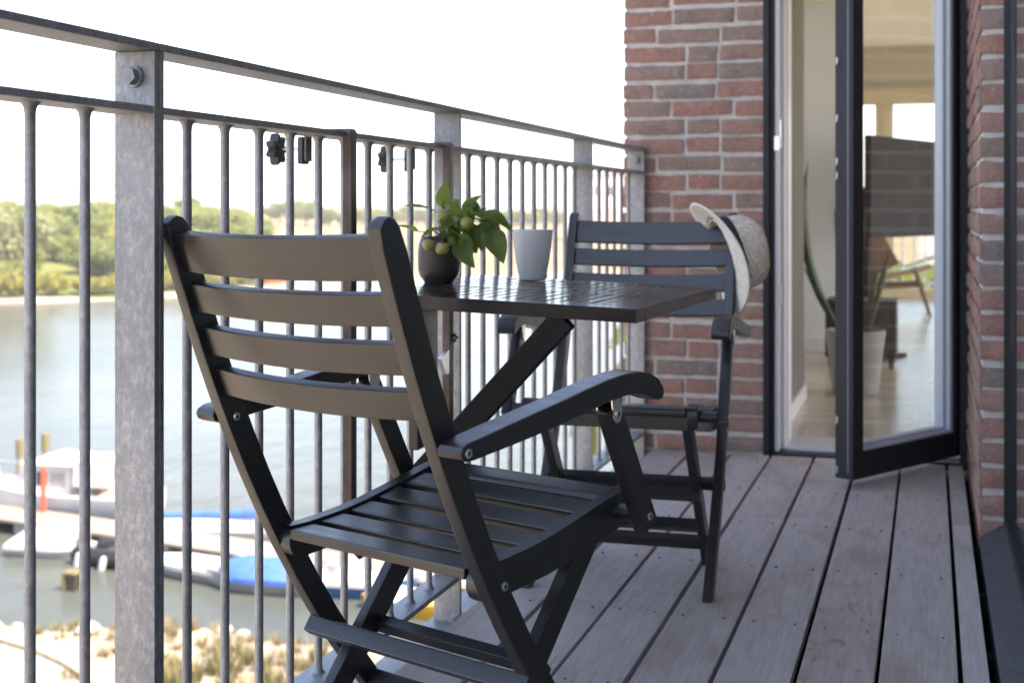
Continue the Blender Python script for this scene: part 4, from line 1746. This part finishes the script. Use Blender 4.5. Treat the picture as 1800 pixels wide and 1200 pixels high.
# ------------------------------------------------------------------ distant buildings
hs = thing('white_house', 'white house with dark windows beyond the rear balcony', 'house', (1.6, 27.8, ZL))
bm = BM()
box(bm, -1.6, 1.6, 0, 3, 0, 8.35)
obj('wall', bm, 'far_plaster', hs)
bm = BM()
prism(bm, [(-.3, 8.351), (1.5, 9.0), (3.3, 8.351)], -1.8, 1.8)
obj('roof', bm, 'boat_grey', hs)
for k in range(3):
    bm = BM()
    box(bm, -1.2 + k * .9, -.7 + k * .9, -.03, .0, 7.3, 7.9)
    obj('window', bm, 'boat_window', hs)
x, y = ground_pt(1092, 330)
fb = thing('waterside_building', 'long pinkish brick building with white upper floor beyond the railing end', 'building', (x, y, gz(x, y)), YAW)
zg = gz(x, y)
bm = BM()
box(bm, -8, 40, 0, 12, -1, 2.4 - zg - 1.4)
obj('wall', bm, 'far_brick', fb)
bm = BM()
box(bm, -7.6, 40, .4, 11.6, 2.4 - zg - 1.39, 9.2 - zg)
obj('upper_floor', bm, 'far_plaster', fb)
bm = BM()
box(bm, -8, 40.2, .1, 12, 9.21 - zg, 9.8 - zg)
obj('roof', bm, 'boat_grey', fb)
for k in range(8):
    bm = BM()
    box(bm, -6.6 + k * 3.2, -4.9 + k * 3.2, .36, .399, 4.2 - zg, 6.6 - zg)
    obj('window', bm, 'boat_window', fb)
x, y = ground_pt(1004, 300)
wt = thing('white_tower', 'plain white tower block far behind the far chair', 'building', (x, y, gz(x, y)), YAW)
zg = gz(x, y)
bm = BM()
box(bm, -1.2, 1.6, 0, 3, -1, 8.2 - zg)
obj('wall', bm, 'boat_white', wt)
bm = BM()
box(bm, -1.3, 1.7, -.1, 3.1, 8.21 - zg, 8.6 - zg)
obj('roof', bm, 'far_plaster', wt)

# ------------------------------------------------------------------ boats
def hull_bm(bm, L, W, H, keel=.25, bow=.45, mi=0, nsec=14, deck=True, deck_mi=None):
    """boat hull with its bow towards +x, waterline at z=0"""
    rings = []
    for i in range(nsec + 1):
        t = i / nsec
        x = -L / 2 + L * t
        k = 1 if t < .45 else max(.0, 1 - ((t - .45) / .55) ** 2.2)
        w = W / 2 * (0.9 + .1 * min(1, t / .3)) * (k if t < 1 else 0) + .02
        sh = H * (1 + bow * max(0, t - .4) ** 1.5)
        kz = -keel * (1 - max(0, (t - .75) / .25) ** 2 * 1.2)
        x2 = x + .10 * L * max(0, (t - .7) / .3) ** 2
        rings.append([bm.verts.new((x2 - 0 * L, -w, sh)), bm.verts.new((x2 - .01, -w * .94, sh * .5)), bm.verts.new((x - .0, -w * .72, -.03)), bm.verts.new((x, 0, kz)), bm.verts.new((x, w * .72, -.03)), bm.verts.new((x2 - .01, w * .94, sh * .5)), bm.verts.new((x2, w, sh))])
    for a, c in zip(rings[:-1], rings[1:]):
        for k in range(6):
            bm.faces.new([a[k], a[k + 1], c[k + 1], c[k]]).material_index = mi
        if deck:
            bm.faces.new([a[6], a[0], c[0], c[6]]).material_index = mi if deck_mi is None else deck_mi
    bm.faces.new(rings[0]).material_index = mi
    bm.faces.new(rings[-1][::-1]).material_index = mi
    bmesh.ops.recalc_face_normals(bm, faces=bm.faces)


def tarp_bm(bm, L, W, H, z0, nx=16, ny=8, sd=0):
    g = []
    for i in range(nx + 1):
        row = []
        for j in range(ny + 1):
            u, v = -1 + 2 * i / nx, -1 + 2 * j / ny
            k = 1 if u < 0 else max(.12, 1 - u ** 2.4 * .85)
            hz = H * (1 - abs(v) ** 2.2) * (1 - abs(u) ** 4 * .85)
            w_ = .03 * math.sin(u * 9 + v * 3 + sd) * (1 - abs(v))
            row.append(bm.verts.new((u * L / 2, v * W / 2 * k, z0 + hz + w_)))
        g.append(row)
    for i in range(nx):
        for j in range(ny):
            bm.faces.new([g[i][j], g[i + 1][j], g[i + 1][j + 1], g[i][j + 1]])
    # skirt
    loop = [g[i][0] for i in range(nx + 1)] + [g[nx][j] for j in range(1, ny + 1)] + [g[i][ny] for i in range(nx - 1, -1, -1)] + [g[0][j] for j in range(ny - 1, 0, -1)]
    low = [bm.verts.new(v.co + Vector((0, 0, -.12))) for v in loop]
    for i in range(len(loop)):
        j = (i + 1) % len(loop)
        bm.faces.new([loop[i], loop[j], low[j], low[i]])
    bmesh.ops.recalc_face_normals(bm, faces=bm.faces)


def outboard(parent, x, y, z, m='engine_grey'):
    bm = BM()
    box(bm, x - .18, x + .10, y - .12, y + .12, z + .12, z + .48, None, .04, 2)
    box(bm, x - .08, x + .04, y - .05, y + .05, z - .45, z + .119, None, .01)
    o = obj('outboard_motor', bm, m, parent)
    bm = BM()
    cyl(bm, (x - .12, y, z - .38), (x + .08, y, z - .38), .05, 10)
    for k in range(3):
        a = 2 * PI * k / 3
        beam(bm, (x - .12, y, z - .38), (x - .12, y + .13 * math.cos(a), z - .38 + .13 * math.sin(a)), .06, .012, (1, 0, 0), 0)
    obj('propeller', bm, m, o)


# cabin cruiser, bow to the left
cx, cy = -27.2, 37.35
cr_ = thing('cabin_cruiser', 'white cabin cruiser moored behind the jetty', 'motor boat', (cx, cy, ZW), PI + .03)
bm = BM()
hull_bm(bm, 6.6, 2.3, .88, .3, .6)
obj('hull', bm, 'boat_white', cr_)
bm = BM()
for s in (-1, 1):
    box(bm, -3., 2.2, s * 1.175 - .012, s * 1.175 + .012, .10, .2)
obj('waterline_stripe', bm, 'boat_window', cr_)
bm = BM()
prism(bm, [(-.75, .86), (-.68, 1.75), (.68, 1.75), (.75, .86)], -.9, 1.5, .06, 2)
for v in bm.verts:
    if v.co.x > 1.2 and v.co.z > 1.3:
        v.co.x -= .75
ca = obj('cabin', bm, 'boat_white', cr_)
for x0, x1 in ((-.7, -.15), (-.05, .35), (.42, .72)):
    for s in (-1, 1):
        bm = BM()
        prism(bm, [(s * .7365, 1.1), (s * .745, 1.1), (s * .712, 1.55), (s * .700, 1.55)], x0, x1)
        obj('window', bm, 'boat_grey' if x0 < -.1 else 'boat_window', ca)
bm = BM()
box(bm, -1.1, .85, -.85, .85, 1.751, 1.83, None, .03, 2)
box(bm, -.9, .2, -.6, .6, 1.831, 2.05, None, .06, 2)
obj('roof', bm, 'boat_white', ca)
bm = BM()
prism(bm, [(-.95, 1.2), (-.9, 1.95), (0, 2.1), (.9, 1.95), (.95, 1.2), (.93, 1.2), (.88, 1.92), (0, 2.06), (-.88, 1.92), (-.93, 1.2)], -2.6, -1.15)
obj('canopy', bm, 'tarp_white', cr_)
for xx, yy in ((-1.4, -.5), (-1.7, .3), (-2.2, -.4), (-2.5, .2)):
    bm = BM()
    box(bm, xx - .2, xx + .15, yy - .2, yy + .2, .89, 1.25, None, .05, 2)
    obj('cockpit_seat', bm, 'chair_teak', cr_)
bm = BM()
for s in (-1, 1):
    tube(bm, [(.6, s * .95, 1.0), (.6, s * .95, 1.35), (2.0, s * .75, 1.5), (3.4, s * .12, 1.65)], .018, 6)
    for xx, ww in ((1.2, .88), (1.9, .77), (2.6, .5)):
        cyl(bm, (xx, s * ww, .95), (xx, s * ww, 1.45), .015, 6)
obj('bow_rail', bm, 'screw_steel', cr_)
# sail boat with blue sail cover
sb = thing('sailing_boat', 'white open sailing boat with long blue boom cover behind the jetty', 'sailing boat', (-20.4, 36.15, ZW), .10)
bm = BM()
hull_bm(bm, 5.2, 1.5, .40, .3, .4)
obj('hull', bm, 'boat_white', sb)
bm = BM()
box(bm, .3, 1.5, -.45, .45, .40, .60, None, .08, 2)
obj('cabin', bm, 'boat_white', sb)
bm = BM()
tube(bm, [(-2.3, 0, .60), (-1.2, 0, .68), (0, 0, .74), (1.1, 0, .82)], .09, 10, .15)
obj('boom_cover', bm, 'tarp_blue', sb)
# dinghies on the near side of the jetty
JD = -.175


def boat(name, label, x, y, L, W, H, rz, hm='boat_white', tarp=None, cat='boat'):
    t = thing(name, label, cat, (x, y, ZW), rz)
    bm = BM()
    hull_bm(bm, L, W, H, .15, .35)
    obj('hull', bm, hm, t)
    if tarp:
        bm = BM()
        tarp_bm(bm, L * tarp[1], W * 1.05, tarp[2], H + .02)
        tt = obj('cover', bm, tarp[0], t)
        tt.location.x = tarp[3] if len(tarp) > 3 else 0
    return t


boat('dinghy', 'small white covered dinghy left of the black inflatable', -24.35, 33.15, 2.5, 1.25, .32, .12, 'boat_white', ('tarp_white', .95, .42))
rbt = thing('inflatable_boat', 'black inflatable boat with white fenders beside the jetty', 'inflatable boat', (-21.65, 32.75, ZW), -.15)
bm = BM()
for s in (-1, 1):
    tube(bm, [(-1.35, s * .5, .26), (-.4, s * .52, .27), (.5, s * .48, .3), (1.1, s * .25, .38), (1.3, 0, .42)], .24, 12, .2)
box(bm, -1.2, .9, -.4, .4, .04, .12)
obj('hull', bm, 'rubber_black', rbt)
bm = BM()
box(bm, -.4, .0, -.42, .42, .30, .48, None, .03)
obj('seat', bm, 'cabinet_dark', rbt)
for xx in (-1.05, -.15):
    bm = BM()
    lathe(bm, [(0, -.3), (.08, -.26), (.1, -.1), (.1, .12), (.07, .24), (0, .28)], 14)
    bmesh.ops.transform(bm, matrix=Matrix.Translation((xx, -.77, .12)) @ Matrix.Rotation(R(14), 4, 'Y'), verts=bm.verts)
    obj('fender', bm, 'fender_white', rbt)
outboard(rbt, -1.5, 0, .3)
t = boat('skiff', 'cream skiff with an outboard motor between inflatable and blue covered boat', -19.25, 32.35, 2.9, 1.25, .36, PI - .2, 'boat_grey', ('tarp_white', .9, .12))
outboard(t, -1.6, 0, .32, 'boat_grey')
t = boat('runabout', 'white runabout under a bright blue cover below the jetty', -16.55, 31.75, 3.1, 1.35, .40, PI + .1, 'boat_grey', ('tarp_blue', .78, .42, .3))
outboard(t, -1.65, 0, .3)
boat('rowing_boat', 'white rowing boat with a blue hull stripe behind the chair leg', -14.1, 32.05, 2.6, 1.2, .42, .12, 'hull_blue', ('boat_white', .98, .12))
boat('canoe', 'yellow open boat near the foot of the railing', -12.35, 31.0, 2.4, 1.0, .34, -.35, 'hull_yellow', ('tarp_white', .6, .2))
# far shore boats
for px, lb, m in ((486, 'tiny red boat pulled up on the far shore', 'post_red'), (540, 'tiny white boat pulled up on the far shore', 'boat_white')):
    x, y = ground_pt(px, 173)
    t = boat('rowboat', lb, x, y, 3.2, 1.3, .7, .6, m, ('boat_white', .7, .25))
    t.location.z = max(ZW, gz(x, y))
# jetty
jt = thing('jetty', 'long pale floating jetty with boats on both sides', 'jetty', (0, 0, ZW))


def jy(x):
    return 34.75 + JD * (x + 27.5)


bm = BM()
beam(bm, (-36, jy(-36) + .75, .40), (-6, jy(-6) + .75, .40), 1.5, .10, (0, 0, 1), .01)
obj('walkway', bm, 'jetty_wood', jt)
for k in range(8):
    x = -34.5 + k * 3.8
    bm = BM()
    beam(bm, (x, jy(x) + .75, .14), (x + 2.3, jy(x + 2.3) + .75, .14), 1.2, .40, (0, 0, 1), .03)
    obj('float', bm, 'boat_grey', jt)
for (px, py, zb, hh, m, lb) in ((41, 911, .45, 1.35, 'post_red', 'red mooring post on the jetty beside the cabin cruiser'), (577, 1010, .45, 1.05, 'post_red', 'red mooring post on the jetty above the rowing boat'), (664, 1022, .45, .9, 'post_red', 'red mooring post on the jetty above the yellow boat')):
    p = atz(px, py, ZW + zb)
    t = thing('mooring_post', lb, 'post', (p.x, jy(p.x) + (1.3 if px < 100 else .3), ZW + zb))
    bm = BM()
    cyl(bm, (0, 0, .0), (0, 0, hh), .085, 14, .075)
    obj('shaft', bm, m, t)
    bm = BM()
    lathe(bm, [(.09, 0), (.09, .05), (.05, .09), (0, .1)], 14, (0, 0, hh))
    obj('cap', bm, m, t)
for (px, hh, lb) in ((35, 1.9, 'weathered pile with yellow top left behind the cruiser'), (80, 2.1, 'weathered pile with yellow top right behind the cruiser roof')):
    x, y = ground_pt(px, 47.)
    t = thing('pile', lb, 'pile', (x, y, ZW))
    bm = BM()
    cyl(bm, (0, 0, -1), (0, 0, hh), .13, 12, .11)
    obj('shaft', bm, 'jetty_wood', t)
    bm = BM()
    cyl(bm, (0, 0, hh - .55), (0, 0, hh + .03), .14, 12)
    obj('band', bm, 'post_yellow', t)
p = atz(128, 1036, ZW)
t = thing('stake', 'short square wooden stake with yellow cap in the water', 'post', (p.x, p.y, ZW))
bm = BM()
box(bm, -.16, .16, -.16, .16, -.6, .42, None, .01)
obj('shaft', bm, 'cabinet_dark', t)
bm = BM()
box(bm, -.2, .2, -.2, .2, .421, .50, None, .01)
box(bm, -.2, -.13, -.21, -.165, -.2, .42)
obj('cap', bm, 'post_yellow', t)

# ------------------------------------------------------------------ air
hz = bpy.data.materials.new('haze_air')
hz.use_nodes = True
nt = hz.node_tree
nt.nodes.clear()
o_ = N(nt, 'ShaderNodeOutputMaterial')
pv = N(nt, 'ShaderNodeVolumePrincipled')
pv.inputs['Color'].default_value = (.95, .97, 1., 1)
pv.inputs['Density'].default_value = .00036
nt.links.new(pv.outputs[0], o_.inputs['Volume'])
MATS['haze_air'] = hz
bm = BM()
box(bm, -6200, 6200, -6200, 6200, -13, 14)
tag(obj('haze', bm, 'haze_air'), kind='stuff')

# ------------------------------------------------------------------ light
SUN_AZ = math.atan2(.965, -.26)      # measured from +Y towards +X
EL = R(54)
sv = Vector((math.sin(SUN_AZ) * math.cos(EL), math.cos(SUN_AZ) * math.cos(EL), math.sin(EL)))
ld = bpy.data.lights.new('sun', 'SUN')
ld.energy = 2.4
ld.angle = R(.5)
ld.color = (1., .95, .87)
lo = bpy.data.objects.new('sun', ld)
col.objects.link(lo)
lo.rotation_euler = sv.to_track_quat('Z', 'Y').to_euler()
w = bpy.data.worlds.new('World')
scene.world = w
w.use_nodes = True
nt = w.node_tree
bg = nt.nodes['Background']
sky = N(nt, 'ShaderNodeTexSky')
sky.sky_type = 'NISHITA'
sky.sun_disc = False
sky.sun_elevation = EL
sky.sun_rotation = SUN_AZ
sky.air_density = .6
sky.dust_density = 1.6
sky.ozone_density = 1.0
nt.links.new(sky.outputs[0], bg.inputs['Color'])
bg.inputs['Strength'].default_value = .15

# ------------------------------------------------------------------ camera
cd = bpy.data.cameras.new('camera')
cam = bpy.data.objects.new('camera', cd)
col.objects.link(cam)
cam.location = (0, 0, CAMH)
cam.rotation_euler = (R(90), 0, YAW)
cd.sensor_width = 36
cd.lens = F / 1800 * 36
cd.shift_y = -(600 - HY) / 1800
cd.clip_start = .05
cd.clip_end = 12000
cd.dof.use_dof = True
cd.dof.focus_distance = 2.0
cd.dof.aperture_fstop = 6.3
scene.camera = cam
scene.view_settings.view_transform = 'Standard'
scene.view_settings.look = 'None'
scene.view_settings.exposure = 2.65
scene.view_settings.gamma = 1
scene.view_settings.use_white_balance = True
scene.view_settings.white_balance_temperature = 8000
scene.view_settings.white_balance_tint = 12
scene.render.engine = 'CYCLES'
scene.cycles.max_bounces = 10
scene.cycles.diffuse_bounces = 5
scene.cycles.glossy_bounces = 5
scene.cycles.transparent_max_bounces = 16
scene.cycles.sample_clamp_indirect = 6
scene.cycles.use_denoising = True
